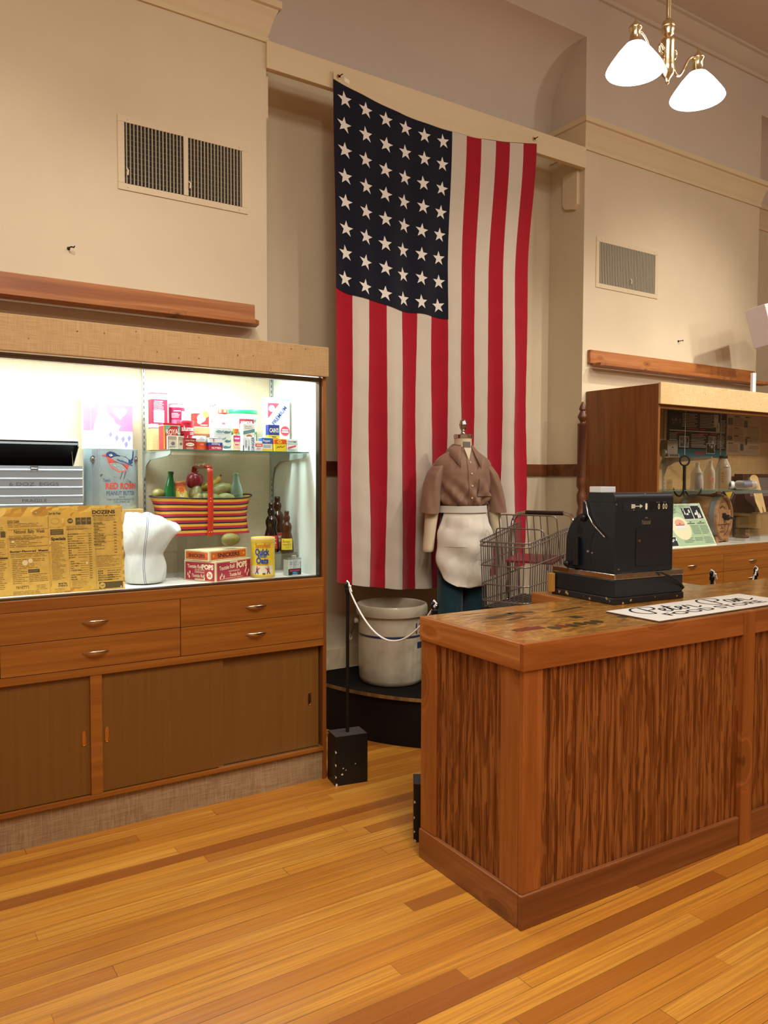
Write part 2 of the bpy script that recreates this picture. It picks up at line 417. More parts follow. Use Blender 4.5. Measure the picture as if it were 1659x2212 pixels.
# board across the niche with its two wall cleats
m = MB(); m.box(WX[1]-.004, 3.982, 3.737, WX[2]-.006, 4.022, 3.884); struct('trim_4', m, TRIMP, bevel=.003)
m = MB()
for x, s in ((WX[1], 1), (WX[2], -1)):
    m.prism([(4.045, 3.737), (4.185, 3.737), (4.185, 3.52), (4.16, 3.49), (4.075, 3.47), (4.045, 3.50)], x, x+s*.032, 'X')
struct('trim_5', m, TRIMP)
RAILW = wood('dark_rail_wood', '#4a2410', '#6b3a1a', '#7e4a24', 'X', 1, .4)
m = MB(); m.box(WX[1], NY-.02, 1.535, WX[2]-.02, NY, 1.622); m.box(WX[2]-.02, WY+.0, 1.535, WX[2], NY, 1.622)
struct('trim_6', m, RAILW, bevel=.004)
struct('baseboard_niche', MB().box(WX[1], NY-.02, 0, WX[2], NY, .42), TRIMP)
struct('baseboard_left', MB().box(WX[0], WY-.02, 0, WX[1], WY, .18), TRIMP)

# ------------------------------------------------------------------ vents, ledges, hooks
VENTP = plain('#d6c39f', .6); DUCT_SHADE = plain('#140d0a', .8); LOUV = plain('#e2d3b2', .45)
def vent(x0, x1, z0, z1, lab, n, ang, split):
    t = thing('air_vent', lab, 'vent', ((x0+x1)/2, WY, z0), group='vents in the wall')
    w = (x1-x0)/2; h = z1-z0; b = .033
    f = MB()
    for a in ((-w-b, -b, w+b, 0), (-w-b, h, w+b, h+b), (-w-b, 0, -w, h), (w, 0, w+b, h)): f.box(a[0], -.006, a[1], a[2], .004, a[3])
    for u in (-w*.95, 0, w*.95):
        for z in (-b*.5, h+b*.5): f.cyl((u, -.008, z), (u, 0, z), .005, n=10)
    f.build('frame', VENTP, t, bevel=.0015)
    MB().box(-w, -.0005, 0, w, 0, h).build('duct_shade_sheet', DUCT_SHADE, t)  # flat dark sheet painted for the shade inside the duct
    g = MB()
    if split:
        for i in range(1, 11): MB().box(-w, -.0016, h*i/11-.0014, w, -.001, h*i/11+.0014).build('rear_bar', plain('#55473c', .6), t)
    LV = LOUV if split else plain('#a0957d', .5)
    xs = [-w+(i+.5)*2*w/n for i in range(n)]
    for x in xs:
        l = MB(Matrix.Translation((x, -.006, 0)) @ Matrix.Rotation(ang, 4, 'Z')); l.box(-.0007 if split else -.0058, -.005 if split else -.001, 0, .0007 if split else .0058, .005 if split else .001, h)
        l.build('louver', LV, t)
    if split: MB().box(-.012, -.010, 0, .012, 0, h).build('divider', VENTP, t)
    for u in ((-w+.008, .015) if split else (.02,)):
        MB().tube([(u, -.012, h*.24), (u+.004, -.022, h*.2), (u+.002, -.02, h*.12)], .004, 6).build('lever', LOUV, t, smooth=40)
vent(1.085, 1.704, 2.97, 3.266, 'large cream air vent with open louvers high on the left wall', 34, radians(14), True)
vent(4.505, 5.14, 2.95, 3.25, 'cream air vent with closed louvers above the right display cabinet', 36, radians(0), False)
LEDGE = wood('ledge_pine', '#85491d', '#a9672f', '#c08248', 'X', 1, .4, .2, 2.2)
def ledge(x0, x1, px0, px1, lab):
    t = thing('wall_ledge', lab, 'shelf', ((x0+x1)/2, WY, 2.35), group='wooden wall ledges')
    c = (x0+x1)/2
    MB().box(x0-c, -.03, .005, x1-c, 0, .103).build('back_board', LEDGE, t, bevel=.003)
    m = MB(); m.prism([(px0-c+.03, -.13), (px1-c-.03, -.13), (px1-c, -.105), (px1-c+.015, -.03), (px0-c-.0, -.03), (px0-c, -.105)], -.02, .005, 'Z'); m.build('bottom_board', LEDGE, t, bevel=.002)
ledge(-1.3, 1.765, -1.3, 1.755, 'long wooden wall ledge above the lit left display cabinet')
ledge(4.397, 6.47, 4.42, 6.55, 'wooden wall ledge above the right display cabinet')
for x, z, lb in ((.817, 2.609, 'small dark screw hook in the wall below the large vent'), (5.444, 2.618, 'small dark screw hook in the wall above the right ledge')):
    m = MB(); m.tube([(0, 0, 0), (0, -.02, 0), (.006, -.03, .002), (.018, -.032, 0), (.022, -.028, .008)], .0032, 6); m.cyl((0, 0, 0), (0, -.003, 0), .008, n=10)
    place(tag(m.build('wall_hook', plain('#2a211b', .4, .6), smooth=40), lb, 'hook', 'hooks in the wall'), (x, WY, z))

# ------------------------------------------------------------------ display cabinets
OAK = wood('cabinet_oak', '#7c450e', '#935617', '#a46520', 'X', 1, .42, .25, 0, .05, 30, .9, .5)
OAKV = wood('cabinet_oak_upright', '#76410d', '#8a5014', '#9b5f1b', 'Z', 1, .42, .25, 0, .05, 30, .9, .5)
OAKS = wood('cabinet_side_oak', '#6a390f', '#874f1b', '#99602a', 'Z', 1, .4, .22, 0, .1, 12, .8, 1.0)
DOORW = wood('sliding_door_veneer', '#6a4310', '#714814', '#784e18', 'Z', 1, .5, .3, 0, .0, 60, 1.0, .3)
BURLAP = woven('burlap_cover', '#ab8a5e', '#c2a074'); BURLAP2 = woven('pale_burlap_cover', '#caa671', '#e3c592')
PLINTH = woven('plinth_carpet', '#8b6f4e', '#a58a66', 260)
CHROME = metal('polished_metal', '#d9d4cc', .14); NICKEL = metal('drawer_pull_metal', '#b9a892', .2); DARKMET = metal('dark_channel_metal', '#6f6257', .35)
BRASSP = metal('door_pull_brass', '#c79a62', .25)
PANE = glass('display_case_glass', (.985, .995, .99, 1), .55)
SHELFG = glass('glass_shelf', (.86, .95, .92, 1), .8, .02, .2); SHEDGE = plain('#3f6d5e', .1)
def cabinet(x0, y0, D, lit, label, W=2.23, cx=(.022, .7485, 1.4805, 2.208)):
    c = thing('display_cabinet', label, 'cabinet', (x0, y0, 0), group='display cabinets along the wall')
    for x in (0, W-.02): MB().box(x, .02, 0, x+.02, D, 2.15).build('side_panel', OAKS, c, bevel=.0015)
    MB().box(.02, .02, 2.13, W-.02, D, 2.15).build('top_panel', OAKS, c)
    v = MB(); v.box(-.004, 0, 2.012, W+.004, .02, 2.157)
    rg = random.Random(3)
    for i in range(26):
        u, z = rg.uniform(.05, W-.05), rg.uniform(2.02, 2.15); v.disc(u, z, rg.uniform(.0015, .0032), front(0), 1, n=7)
    v.build('valance', [BURLAP if lit else BURLAP2, plain('#4a331c', .8)], c, bevel=.004)
    MB().box(.02, .03, 0, W-.02, .05, .15).build('plinth', PLINTH, c)
    fr = MB()
    fr.box(.02, .012, .15, W-.02, .06, .168); fr.box(.02, .012, .682, W-.02, .05, .715); fr.box(.02, .012, .976, W-.02, .05, 1.022)
    for x in (1.091, 2.21)[:1 if W < 2.5 else 2]: fr.box(x, .014, .168, x+.048, .06, .682)
    fr.build('face_frame', OAK, c, bevel=.001)
    MB().box(.02, .06, .16, W-.02, .07, .98).build('inner_back', plain('#2a1a0c', .9), c)
    for k in range(len(cx)-1):
        for za, zb in ((.848, .9745), (.7175, .8455)):
            d = MB().box(cx[k]+.0015, .010, za, cx[k+1]-.0015, .04, zb).build('drawer', OAK, c, bevel=.001)
            mx = (cx[k]+cx[k+1])/2; mz = (za+zb)/2
            h = MB(); h.loft([[(mx+s*.056, .010-.018*(1-(s*s))-.003*cos(a)*(1-s*s*.8), mz+(.0058*(1-s*s)+.001)*sin(a)) for a in [2*pi*j/8 for j in range(8)]] for s in [-1+i/6 for i in range(13)]])
            h.build('handle', NICKEL, d, smooth=50)
    for i, (xa, xb, yy, px) in enumerate(((.035, .60, .040, .075), (.56, 1.091, .026, 1.066), (1.139, 1.685, .026, 1.160), (1.665, 2.195, .040, 2.145)) if W < 2.5 else ((.035, .60, .040, .075), (.56, 1.091, .026, 1.066), (1.139, 1.70, .026, 1.160), (1.66, 2.21, .040, 2.17), (2.258, 2.93, .026, 2.30))):
        d = MB().box(xa, yy, .172, xb, yy+.012, .68).build('sliding_door', DOORW, c)
        pl = MB(); M = Matrix.Translation((px, yy-.0005, .415))
        ring = [(.008*cos(a)+0, .030*(1 if sin(a) > 0 else -1)*(.7 if abs(sin(a)) > .01 else 0)+.010*sin(a)) for a in [2*pi*j/20 for j in range(20)]]
        pl.tube([M @ Vector((x, 0, z)) for x, z in ring], .0022, 6, closed=True)
        pl.add([M @ Vector((x*.9, .0002, z*.95)) for x, z in ring], [tuple(range(20))], 1)
        pl.build('finger_pull', [BRASSP, BRASSP], d, smooth=40)
    for x in (1.66, .04): MB().box(x, .022, .168, x+.53, .03, .1735).build('door_track', CHROME, c)
    WHITE = plain('#e9e6dc', .4) if lit else plain('#ddd5c6', .45)
    MB().box(.02, .03, 1.0, W-.02, D-.02, 1.022).build('deck', WHITE, c)
    MB().box(.02, D-.02, 1.022, W-.02, D-.004, 2.13).build('back_panel', woven('case_back_fabric', '#d5c5a4', '#decfb0', 300, .9, .2) if lit else woven('right_case_back', '#c09660', '#cfa972', 300), c)
    lin = plain('#e4e6de', .5) if lit else OAK
    for x in (.02, W-.026): MB().box(x, .05, 1.022, x+.006, D-.02, 2.10).build('side_lining', lin, c)
    tr = MB(); tr.box(.02, .036, 1.988, W-.02, .070, 2.010); tr.box(W-.032, .036, 1.03, W-.02, .070, 1.99); tr.box(.02, .036, 1.03, .032, .070, 1.99); tr.box(.02, .036, 1.022, W-.02, .070, 1.030)
    tr.build('glass_track', DARKMET if lit else OAK, c)
    for xa, xb, yy in ((.03, W/2+.035, .046), (W/2-.015, W-.03, .058)): MB().box(xa, yy, 1.028, xb, yy+.004, 1.99).build('glass_pane', PANE, c)
    if lit:
        MB().box(.1, .17, 2.105, W-.1, .30, 2.128).build('light_fitting', plain('#e8e8e4', .4), c)
        MB().cyl((.12, .235, 2.09), (W-.12, .235, 2.09), .012, n=12).build('fluorescent_tube', emit('fluorescent_glow', '#f4fbff', 9.0), c)
    return c
CAB_L = cabinet(-.335, 3.39, .605, True, 'lit display cabinet on the left with stacked groceries behind sliding glass')
CAB_R = cabinet(4.385, 3.345, .65, False, 'unlit display cabinet on the right behind the black cash register', 2.96, (.022, .7485, 1.4805, 2.2125, 2.938))
area((-.335+1.115, 3.39+.26, 2.07), (.78, 3.72, 1.0), 30, 1.95, .06, (.86, .98, 1))
def shelf(c, xa, xb, ya, yb, z, sx, D):
    g = MB().box(xa, ya, z-.006, xb, yb, z); g.box(xa, ya-.0008, z-.006, xb, ya, z, 1)
    g.build('glass_shelf', [SHELFG, SHEDGE], c)
    for x in sx:
        s = MB().box(x-.007, D-.032, 1.03, x+.007, D-.02, 2.10)
        for i in range(34): s.box(x-.002, D-.0325, 1.05+i*.03, x+.002, D-.0318, 1.066+i*.03, 1)
        s.build('shelf_standard', [plain('#b9bdb8', .35, .5), plain('#3c4244', .6)], c)
        b = MB(); y0, y1 = D-.032, ya+.012
        b.prism([(y0, z-.007), (y1, z-.007), (y1, z-.020), (y1+.04, z-.03), (y0-.10, z-.045), (y0-.03, z-.075), (y0-.012, z-.13), (y0, z-.14)], x-.003, x+.003, 'X')
        b.build('shelf_bracket', plain('#b4bab4', .4, .2), c)
shelf(CAB_L, 1.485, 2.198, .145, .575, 1.647, (1.492, 2.192), .605)
shelf(CAB_R, .03, 1.40, .155, .60, 1.434, (.866, 1.60), .65)

# ------------------------------------------------------------------ counter
PINEX = wood('counter_pine', '#7d4113', '#975320', '#af6932', 'X', 1, .3, .2, 1, .3, 14, .8); PINEY = wood('counter_pine_end', '#824615', '#a35d24', '#bc773c', 'Y', 1, .3, .2, 1, .3, 14, .8, 1.2, 'X')
PINEZ = wood('counter_post_pine', '#844616', '#9d5823', '#b36c32', 'Z', 1, .35, .22, .8, .2, 14, .8); PINEZE = wood('counter_end_post_pine', '#7f4415', '#975520', '#ae682f', 'Z', 1, .35, .22, .8, .2, 14, .8, 1.2, 'X')
PINEB = wood('counter_base_pine', '#623413', '#804820', '#985b2e', 'X', 1, .35, .2, 1, .2, 14, .8)
PINEBY = wood('counter_base_end', '#6b3b14', '#8b5124', '#9f6433', 'Y', 1, .35, .2, 1, .2, 14, .8, 1.2, 'X')
BEADM = wood('beadboard_fir', '#6b3510', '#7d4216', '#985927', 'Z', 1, .38, .035, 0, .25, 30, 2.6, 2.2)
def counter():
    t = thing('shop_counter', 'long wooden shop counter with beadboard sides in the foreground', 'counter', (1.79, 1.884, 0), radians(-1.6))
    Lr, Dp, H = 4.6, .61, .972
    MB().box(.02, .02, .02, Lr, Dp-.02, .94).build('carcass', plain('#3a1c08', .8), t)
    tp = MB(); tp.box(.018, .018, .95, Lr, Dp, H-.001); tp.box(.84, Dp, .90, 1.75, Dp+.235, H-.001)
    tm = NT('oiled_chipboard_top'); v = tm.coord(); n = tm.noise(tm.mapping(v, (5, 20, 5)), 1, 5, .65, 1.5); n2 = tm.noise(v, 55, 4, .65)
    c = tm.ramp(n, [(.3, hx('#7d5016')), (.48, hx('#ad752a')), (.62, hx('#c88f3c')), (.75, hx('#b98038'))])
    c = tm.mix(tm.ramp(n2, [(.42, (.5,)*3), (.56, (0, 0, 0))]), c, hx('#6b4416'))
    tm.col(c); tm.p(Roughness=.28, Coat_Weight=.5, Coat_Roughness=.12)
    # faded newspaper print varnished into the top
    pr = tp; F = top(H-.001); rg = random.Random(5)
    for (u0, v0, u1, v1, n) in ((.10, .30, .62, .58, 26), (.30, .10, .55, .30, 12), (.60, .12, .86, .27, 10), (.95, .3, 1.25, .42, 5)):
        dv = (v1-v0)/n
        for i in range(n):
            v = v1-i*dv; a = u0+rg.uniform(0, .1); b = u1-rg.uniform(0, .2)
            if rg.random() < .75: pr.rect(a, v, a+(b-a)*rg.uniform(.3, .9), v+dv*.32, F, 1, .0003)
    for (u, v, a, b, r) in ((.28, .45, .16, .035, .25), (.40, .47, .12, .03, -.2), (.72, .20, .12, .035, .3), (.62, .43, .2, .02, .15), (.17, .2, .1, .03, .2), (.3, .38, .12, .025, .3), (1.32, .45, .1, .03, .2), (.52, .28, .05, .05, 0)):
        cr, sr = cos(r), sin(r); pr.blob([(u+x*a*cr-y*b*sr, v+x*a*sr+y*b*cr) for x, y in ((-.5, -.5), (.5, -.5), (.5, .5), (-.5, .5))], F, 2, .0005)
    for k, u in enumerate((.29, .335, .38, .43, .475, .52)):
        pr.disc(u, .16+.01*(k % 2), .022, F, 2 if k != 1 else 3, .0006, 10, .03)
    pr.rect(.14, .17, .26, .215, F, 3, .0006)
    pr.build('countertop', [tm.m, plain('#5d431c', .35), plain('#3f3213', .35), plain('#6a2412', .35)], t)
    sc = MB()
    for u, v in ((.05, .05), (.32, .04), (.62, .03), (.9, .04), (.08, .57), (.5, .58), (.78, .56), (1.3, .04), (1.05, .3)): sc.disc(u, v, .005, F, 0, .001, 8)
    sc.build('screw_heads', plain('#e8dcc0', .2, .6), t)
    a = MB(); a.box(0, 0, .878, Lr, .02, H); a.build('front_apron', PINEX, t, bevel=.003)
    MB().box(-.0, .02, .878, .02, Dp, H).build('end_apron', PINEY, t, bevel=.003)
    MB().box(.82, Dp, .878, .84, Dp+.255, H).build('wing_apron', PINEY, t, bevel=.003); MB().box(.84, Dp+.235, .878, 1.75, Dp+.255, H).build('wing_apron', PINEX, t, bevel=.003)
    MB().box(0, 0, 0, Lr if False else 1.19, .02, .118).build('front_base_board', PINEB, t, bevel=.004)
    MB().box(0, .02, 0, .02, Dp, .118).build('end_base_board', PINEBY, t, bevel=.004)
    MB().box(1.262, 0, 0, Lr, .02, .118).build('front_base_board', PINEB, t, bevel=.004)
    for xa, xb, ya, yb in ((.008, .095, .008, .03), (1.19, 1.262, -.006, .03)): MB().box(xa, ya, .0 if xa > 1 else .118, xb, yb, .878 if xa < 1 else H+.002).build('post', PINEZ, t, bevel=.003)
    for ya, yb in ((.03, .125), (Dp-.10, Dp)): MB().box(.008, ya, .118, .03, yb, .878).build('end_post', PINEZE, t, bevel=.003)
    def bead(L):
        pts = [(0, 0)]; x = .0; k = 0
        while x < L-.05:
            wd = .041; pts += [(x+wd-.0125, 0), (x+wd-.0105, .008), (x+wd-.0095, .008), (x+wd-.008, .0005), (x+wd-.005, .0005), (x+wd-.0035, .008), (x+wd-.0025, .008), (x+wd-.0005, 0)]; x += wd
        pts += [(L, 0), (L, .0125), (0, .0125)]; return pts
    m = MB(); m.prism([(.095+x, .016+y) for x, y in bead(1.095)], .118, .878, 'Z'); m.build('front_beadboard', BEADM, t)
    m = MB(); m.prism([(1.262+x, .016+y) for x, y in bead(1.2)], .118, .878, 'Z'); m.build('front_beadboard', BEADM, t)
    m = MB(); m.prism([(.016+y, .125+x) for x, y in bead(Dp-.225)], .118, .878, 'Z'); m.build('end_beadboard', BEADM, t)
    for x in (.84, 1.73): MB().box(x, Dp-.02, .0, x+.02, Dp+.23, .90).build('wing_side', PINEBY, t)
    return t
COUNTER = counter()
# ------------------------------------------------------------------ flag
RED = cloth('flag_red_cotton', '#a80c22', 900, .18); WHT = cloth('flag_white_cotton', '#cfc2ae', 900, .10); NAVY = cloth('flag_navy_cotton', '#0b0f20', 900, .25); CANV = cloth('flag_header_canvas', '#dcc8a2', 700, .08)
STARW = cloth('flag_star_cotton', '#e6dfd2', 900, .06)
def sst(a, b, x):
    t = max(0, min(1, (x-a)/(b-a))); return t*t*(3-2*t)
def flag_at(u, d, off=0.0):
    """u across 0..1, d metres below the header, off towards the room"""
    zt = 3.778-.094*4*u*(1-u)+.008*u
    k = sst(0, .9, d); z = zt-d
    x = 2.248+1.585*u+k*(.014-.086*u)+.006*sin(7*u*pi+d*1.3)*sst(.3, 2, d)
    g = sst(.1, 2.6, d)
    y = 3.962-.010*g+(.020*sin(u*2*pi*6.5+.35*sin(d*1.7))+.010*sin(u*2*pi*3.1+1.2-d*.9)+.006*sin(u*31+d*5))*(.12+.88*g)
    y += .003*sin(d*6.3+u*9)*g+.0012*sin(38*(d-.22*u))*g
    z += -.045*sst(.9, 1.4, d)*sst(.25, 0, abs(u-.27))*0
    return Vector((x, y-off, z))
def flag():
    t = thing('flag', 'large red, white and blue flag with stars hung vertically from the wall beam', 'flag', (2.25, 3.96, .88))
    O = Vector(t.location); H = 2.868; CL = 1.165
    f = lambda u, v: flag_at(u, v*H)-O
    def mf(i, j): return (i//8) % 2
    MB().grid(13*8, 90, f, mf).build('stripes', [RED, WHT], t, smooth=60)
    def hd(u, v):
        p = flag_at(u, 0, .003); p.z += .052*(1-v)+.002; p.y += .0; return p-O
    MB().grid(40, 2, hd).build('header', CANV, t, smooth=60)
    s = MB().grid(56, 40, lambda u, v: flag_at(u*7/13, v*CL+.006*sin(u*14)*v, .0035)-O); rg = random.Random(2)
    for c in range(6):
        for r in range(8):
            cu = (c+.5)/6*7/13+rg.uniform(-.002, .002); cd_ = .075+r*.1455+rg.uniform(-.004, .004); a0 = rg.uniform(-.18, .1); R = .0465
            pts = []
            for k in range(10):
                rr = R if k % 2 == 0 else R*.40; a = a0+pi*k/5; pts.append((sin(a)*rr, cos(a)*rr))
            vs = [flag_at(cu, cd_, .0055)-O]+[flag_at(cu+x/1.5, cd_-y, .0055)-O for x, y in pts]
            s.add(vs, [(0, (k+1) % 10+1, k+1) for k in range(10)], 1)
    s.build('canton', [NAVY, STARW], t, smooth=60)
    for u in (.022, .982):
        p = flag_at(u, 0, .006)-O; p.z += .03
        g = MB(); g.tube([p+Vector((.010*cos(a), 0, .010*sin(a))) for a in [2*pi*i/14 for i in range(14)]], .0035, 6, closed=True); g.build('grommet', BRASSP, t, smooth=50)
    q = MB(); a = flag_at(.045, 0, .005)-O
    q.add([a+Vector((x, 0, z)) for x, z in ((0, .022), (.045, .012), (.045, .036), (0, .046))], [(0, 1, 2, 3)]); q.build('maker_tag', plain('#f0e6d0'), t)
    return t
flag()
for u in (.022, .982):
    p = flag_at(u, 0, .0); p.z += .03
    m = MB(); m.tube([(0, .03, 0), (0, -.02, 0), (.004, -.028, .003), (.012, -.03, .008)], .003, 6); m.ball((0, -.012, 0), .006)
    place(tag(m.build('flag_nail', plain('#3a2a1e', .4, .7), smooth=40), 'dark bent nail holding the flag corner at the '+('canton side' if u < .5 else 'right striped side'), 'nail', 'nails holding the flag'), p)
# ------------------------------------------------------------------ dark stage in the niche
def stage():
    t = thing('display_platform', 'low black curved platform under the flag with a wooden edge', 'platform', (3.1, NY-.02, 0))
    A, B = .87, 1.10
    def half(a, b): return [(a*cos(pi+pi*i/48), b*sin(pi+pi*i/48)) for i in range(49)]
    MB().prism(half(A-.025, B-.025), 0, .268, 'Z').build('skirt', plain('#060505', .55, spec=.3), t, smooth=30)
    MB().prism(half(A, B), .268, .288, 'Z').build('edge_band', wood('edge_wood', '#5b3c1c', '#7d572c', '#96703f', 'Z', 1, .5), t, smooth=30)
    MB().prism(half(A-.003, B-.003), .288, .2905, 'Z').build('top_covering', plain('#15110e', .9, spec=.1), t)
stage()
PZ = .2905
# ------------------------------------------------------------------ crock
def crock():
    t = thing('stoneware_crock', 'large grey stoneware crock with blue band standing on the black platform', 'crock', (2.622, 3.905, PZ))
    m = NT('salt_glaze'); n = m.noise(m.coord(), 5, 5, .6); m.col(m.ramp(n, [(.35, hx('#a2957c')), (.6, hx('#b9ad95'))])); m.p(Roughness=.28, Coat_Weight=.3)
    R = .205
    MB().lathe([(.17, 0), (.187, .01), (.196, .035), (.2, .1), (.203, .25), (.2, .36), (.197, .395), (.20, .405), (.213, .412), (.217, .43), (.216, .46), (.211, .472), (.203, .474), (.194, .468), (.190, .45), (.188, .40), (.188, .04), (.17, .02), (0, .02)], 56, cap=False).build('body', m.m, t, smooth=40)
    f = round_f(.2035)
    MB().lathe([(.2038, .292), (.2043, .294), (.2043, .302), (.2038, .304)], 56, cap=False).build('blue_band', plain('#2b3350', .3), t, smooth=40)
    T = MB(Matrix.Rotation(radians(20), 4, 'Z')); T.text('12', .0, .345, .062, f, 0, bold=.0); T.build('gallon_number', plain('#1b2140', .35), t)
    T = MB(Matrix.Rotation(radians(20), 4, 'Z')); T.rect(-.022, .225, .03, .262, f, 0, .0006, 6); T.build('maker_mark', plain('#262d4d', .4), t)
    for a in (150, -30):
        M = Matrix.Rotation(radians(a+90), 4, 'Z')
        h = MB(M); h.box(-.03, -.228, .352, .03, -.198, .382); h.build('handle_lug', m.m, t, bevel=.012, seg=3)
        w_ = MB(M); w_.tube([(-.030, -.21, .365), (-.033, -.222, .34), (-.036, -.245, .295), (-.036, -.25, .27)], .0025, 6); w_.tube([(.030, -.21, .365), (.033, -.222, .34), (.036, -.245, .295), (.036, -.25, .27)], .0025, 6)
        w_.build('handle_wire', plain('#5a5148', .4, .7), t, smooth=40)
        g = MB(M); g.cyl((-.034, -.25, .268), (.034, -.25, .268), .0105, n=12); g.build('hand_grip', plain('#9d9078', .35), t, smooth=40)
crock()
# ------------------------------------------------------------------ clothed dress form
SHIRT = cloth('tan_shirt_cloth', '#8f6c56', 600, .06, .5, .8, .2); APR = cloth('white_apron_cotton', '#e6dfcd', 500, .05, .9, .7); APR_HEM = cloth('apron_band_cotton', '#d9d3c4', 500, .08)
PANT = cloth('teal_trouser_twill', '#21434f', 700, .2, .85, .5); FORM = plain('#dccbaa', .6)
def mannequin():
    t = thing('dress_form_mannequin', 'headless dress form wearing a tan shirt, white apron and dark teal trousers', 'mannequin', (3.03, 3.74, PZ), radians(-16)); t.scale = (.93, .95, .972)
    RG = [(1.045, .132, .092), (1.084, .138, .098), (1.096, .156, .118), (1.12, .168, .126), (1.17, .176, .128), (1.24, .188, .128), (1.30, .196, .122), (1.345, .198, .108), (1.375, .186, .094), (1.40, .155, .082), (1.425, .112, .072), (1.445, .075, .066), (1.455, .066, .064)]
    def ab(z):
        for (z0, a0, b0), (z1, a1, b1) in zip(RG, RG[1:]):
            if z <= z1 or z1 == RG[-1][0]:
                k = max(0, min(1, (z-z0)/(z1-z0))); return a0+(a1-a0)*k, b0+(b1-b0)*k
    def shirt_pt(a, z, off=0):
        A, B = ab(z)
        lo = sst(1.30, 1.12, z)*sst(1.082, 1.10, z); fold = .012*lo*sin(a*9+z*44)+.008*lo*sin(a*15-z*56+1)+.004*sst(1.14, 1.10, z)*sst(1.082, 1.10, z)*sin(a*26)+.007*sst(1.3, 1.1, z)*max(0, sin(a*4+z*30+.6))
        fold += .004*sin(a*6-z*20)*sst(1.0, 1.2, z)
        r = 1+(fold+off)/.15
        return Vector((A*r*sin(a), -B*r*cos(a), z-.02*sst(1.36, 1.45, z)*0))
    zs = [1.045+.41*(i/44) for i in range(45)]
    sh = MB().loft([[shirt_pt(2*pi*j/96, z) for j in range(96)] for z in zs], cap=False)
    shirt = sh.build('shirt', SHIRT, t, smooth=60, sub=1)
    for s in (-1, 1):
        ax = [(s*.118, .0, 1.372, .030, .045), (s*.160, .0, 1.352, .046, .058), (s*.192, -.002, 1.30, .054, .070), (s*.216, -.006, 1.22, .055, .076), (s*.229, -.012, 1.14, .059, .075), (s*.240, -.016, 1.055, .063, .078)]
        rings = []
        n = 40
        for i in range(len(ax)-1):
            for q in range(4):
                k = q/4; p = [ax[i][j]*(1-k)+ax[i+1][j]*k for j in range(5)]
                rings.append([(p[0]+p[3]*cos(b)*(1+.05*sin(3*b+p[2]*25)), p[1]+p[4]*sin(b)*(1+.05*sin(5*b+p[2]*18)), p[2]+s*.35*p[3]*cos(b)*(-1)*sst(1.2, 1.37, p[2])+.012*sin(b)) for b in [2*pi*j/n for j in range(n)]])
        p = ax[-1]; rings.append([(p[0]+p[3]*cos(b), p[1]+p[4]*sin(b), p[2]+.012*sin(b)) for b in [2*pi*j/n for j in range(n)]])
        rings.append([(p[0]+p[3]*.93*cos(b), p[1]+p[4]*.93*sin(b), p[2]+.02) for b in [2*pi*j/n for j in range(n)]])
        MB().loft(rings, cap=False).build('sleeve', SHIRT, shirt, smooth=70)
        arm = [[(s*(.20+.05*(1-k))+r*cos(b), -.008-.012*(1-k)+r*1.05*sin(b), .805+.42*k) for b in [2*pi*j/20 for j in range(20)]] for k, r in ((0, .030), (.02, .036), (.06, .037), (.3, .039), (.6, .044), (1, .046))]
        MB().loft(arm).build('arm', FORM, t, smooth=45)
    # collar: stand, two long points
    st = MB().loft([[((.068-.004*k)*sin(a), -.066*cos(a)+.004, 1.437+.03*k+.012*(1-cos(a))*.5) for a in [radians(35)+radians(290)*i/30 for i in range(31)]] for k in (0, .5, 1)], cap=False, closed=False); st.build('collar_stand', SHIRT, shirt, smooth=60)
    for s in (-1, 1):
        c = MB(); U = []; L = []
        for i in range(13):
            k = i/12; a = pi-(pi-.55)*k
            U.append(Vector((s*.070*sin(a), -.070*cos(a)+.004, 1.478-.020*k)))
            ex = .030+.045*k**3
            L.append(Vector((s*(.074+ex)*sin(a*(1-.0*k)), -(.078+ex*.9)*cos(a)+.004-.004*k, 1.440-.085*k**3)))
        tip = Vector((s*.070, -.134, 1.325)); L[-1] = tip; L[-2] = (L[-3]*.5+tip*.5)
        vs = U+L; c.add(vs, [(i, i+1, 14+i, 13+i) for i in range(12)])
        o = c.build('collar_point', SHIRT, shirt, smooth=60); so = o.modifiers.new('thick', 'SOLIDIFY'); so.thickness = .004
    nk = MB().lathe([(.075, 1.40), (.064, 1.43), (.058, 1.46), (.056, 1.50), (.057, 1.508)], 32, M=Matrix.Diagonal((1, 1.05, 1, 1))); nk.ball((0, -.035, 1.40), .05, .045, .06)
    nk.build('neck', FORM, t, smooth=50)
    MB().box(-.024, -.0645, 1.452, .024, -.056, 1.488).build('neck_label', plain('#77706a', .5), t)
    MB().lathe([(.057, 1.508), (.060, 1.510), (.060, 1.532), (.057, 1.535), (0, 1.536)], 32).build('neck_cap', metal('neck_cap_chrome', '#c8c4c0', .16), t, smooth=40)
    MB().lathe([(.020, 1.536), (.016, 1.541), (.011, 1.552), (.013, 1.560), (.021, 1.574), (.0235, 1.586), (.0235, 1.590), (.026, 1.594), (.026, 1.600), (.0225, 1.604), (.022, 1.612), (.017, 1.624), (.008, 1.631), (0, 1.632)], 24).build('finial', metal('finial_pewter', '#b5b1ab', .25), t, smooth=50)
    # front placket, buttons, pocket
    def strip(x0, x1, z0, z1, off, nu=4, nv=24):
        def fn(u, v):
            z = z0+(z1-z0)*v; x = x0+(x1-x0)*u; A, B = ab(z); a = math.asin(max(-1, min(1, x/A))); return shirt_pt(a, z, off)
        return MB().grid(nu, nv, fn)
    strip(-.013, .020, 1.085, 1.405, .006).build('placket', SHIRT, shirt, smooth=60)
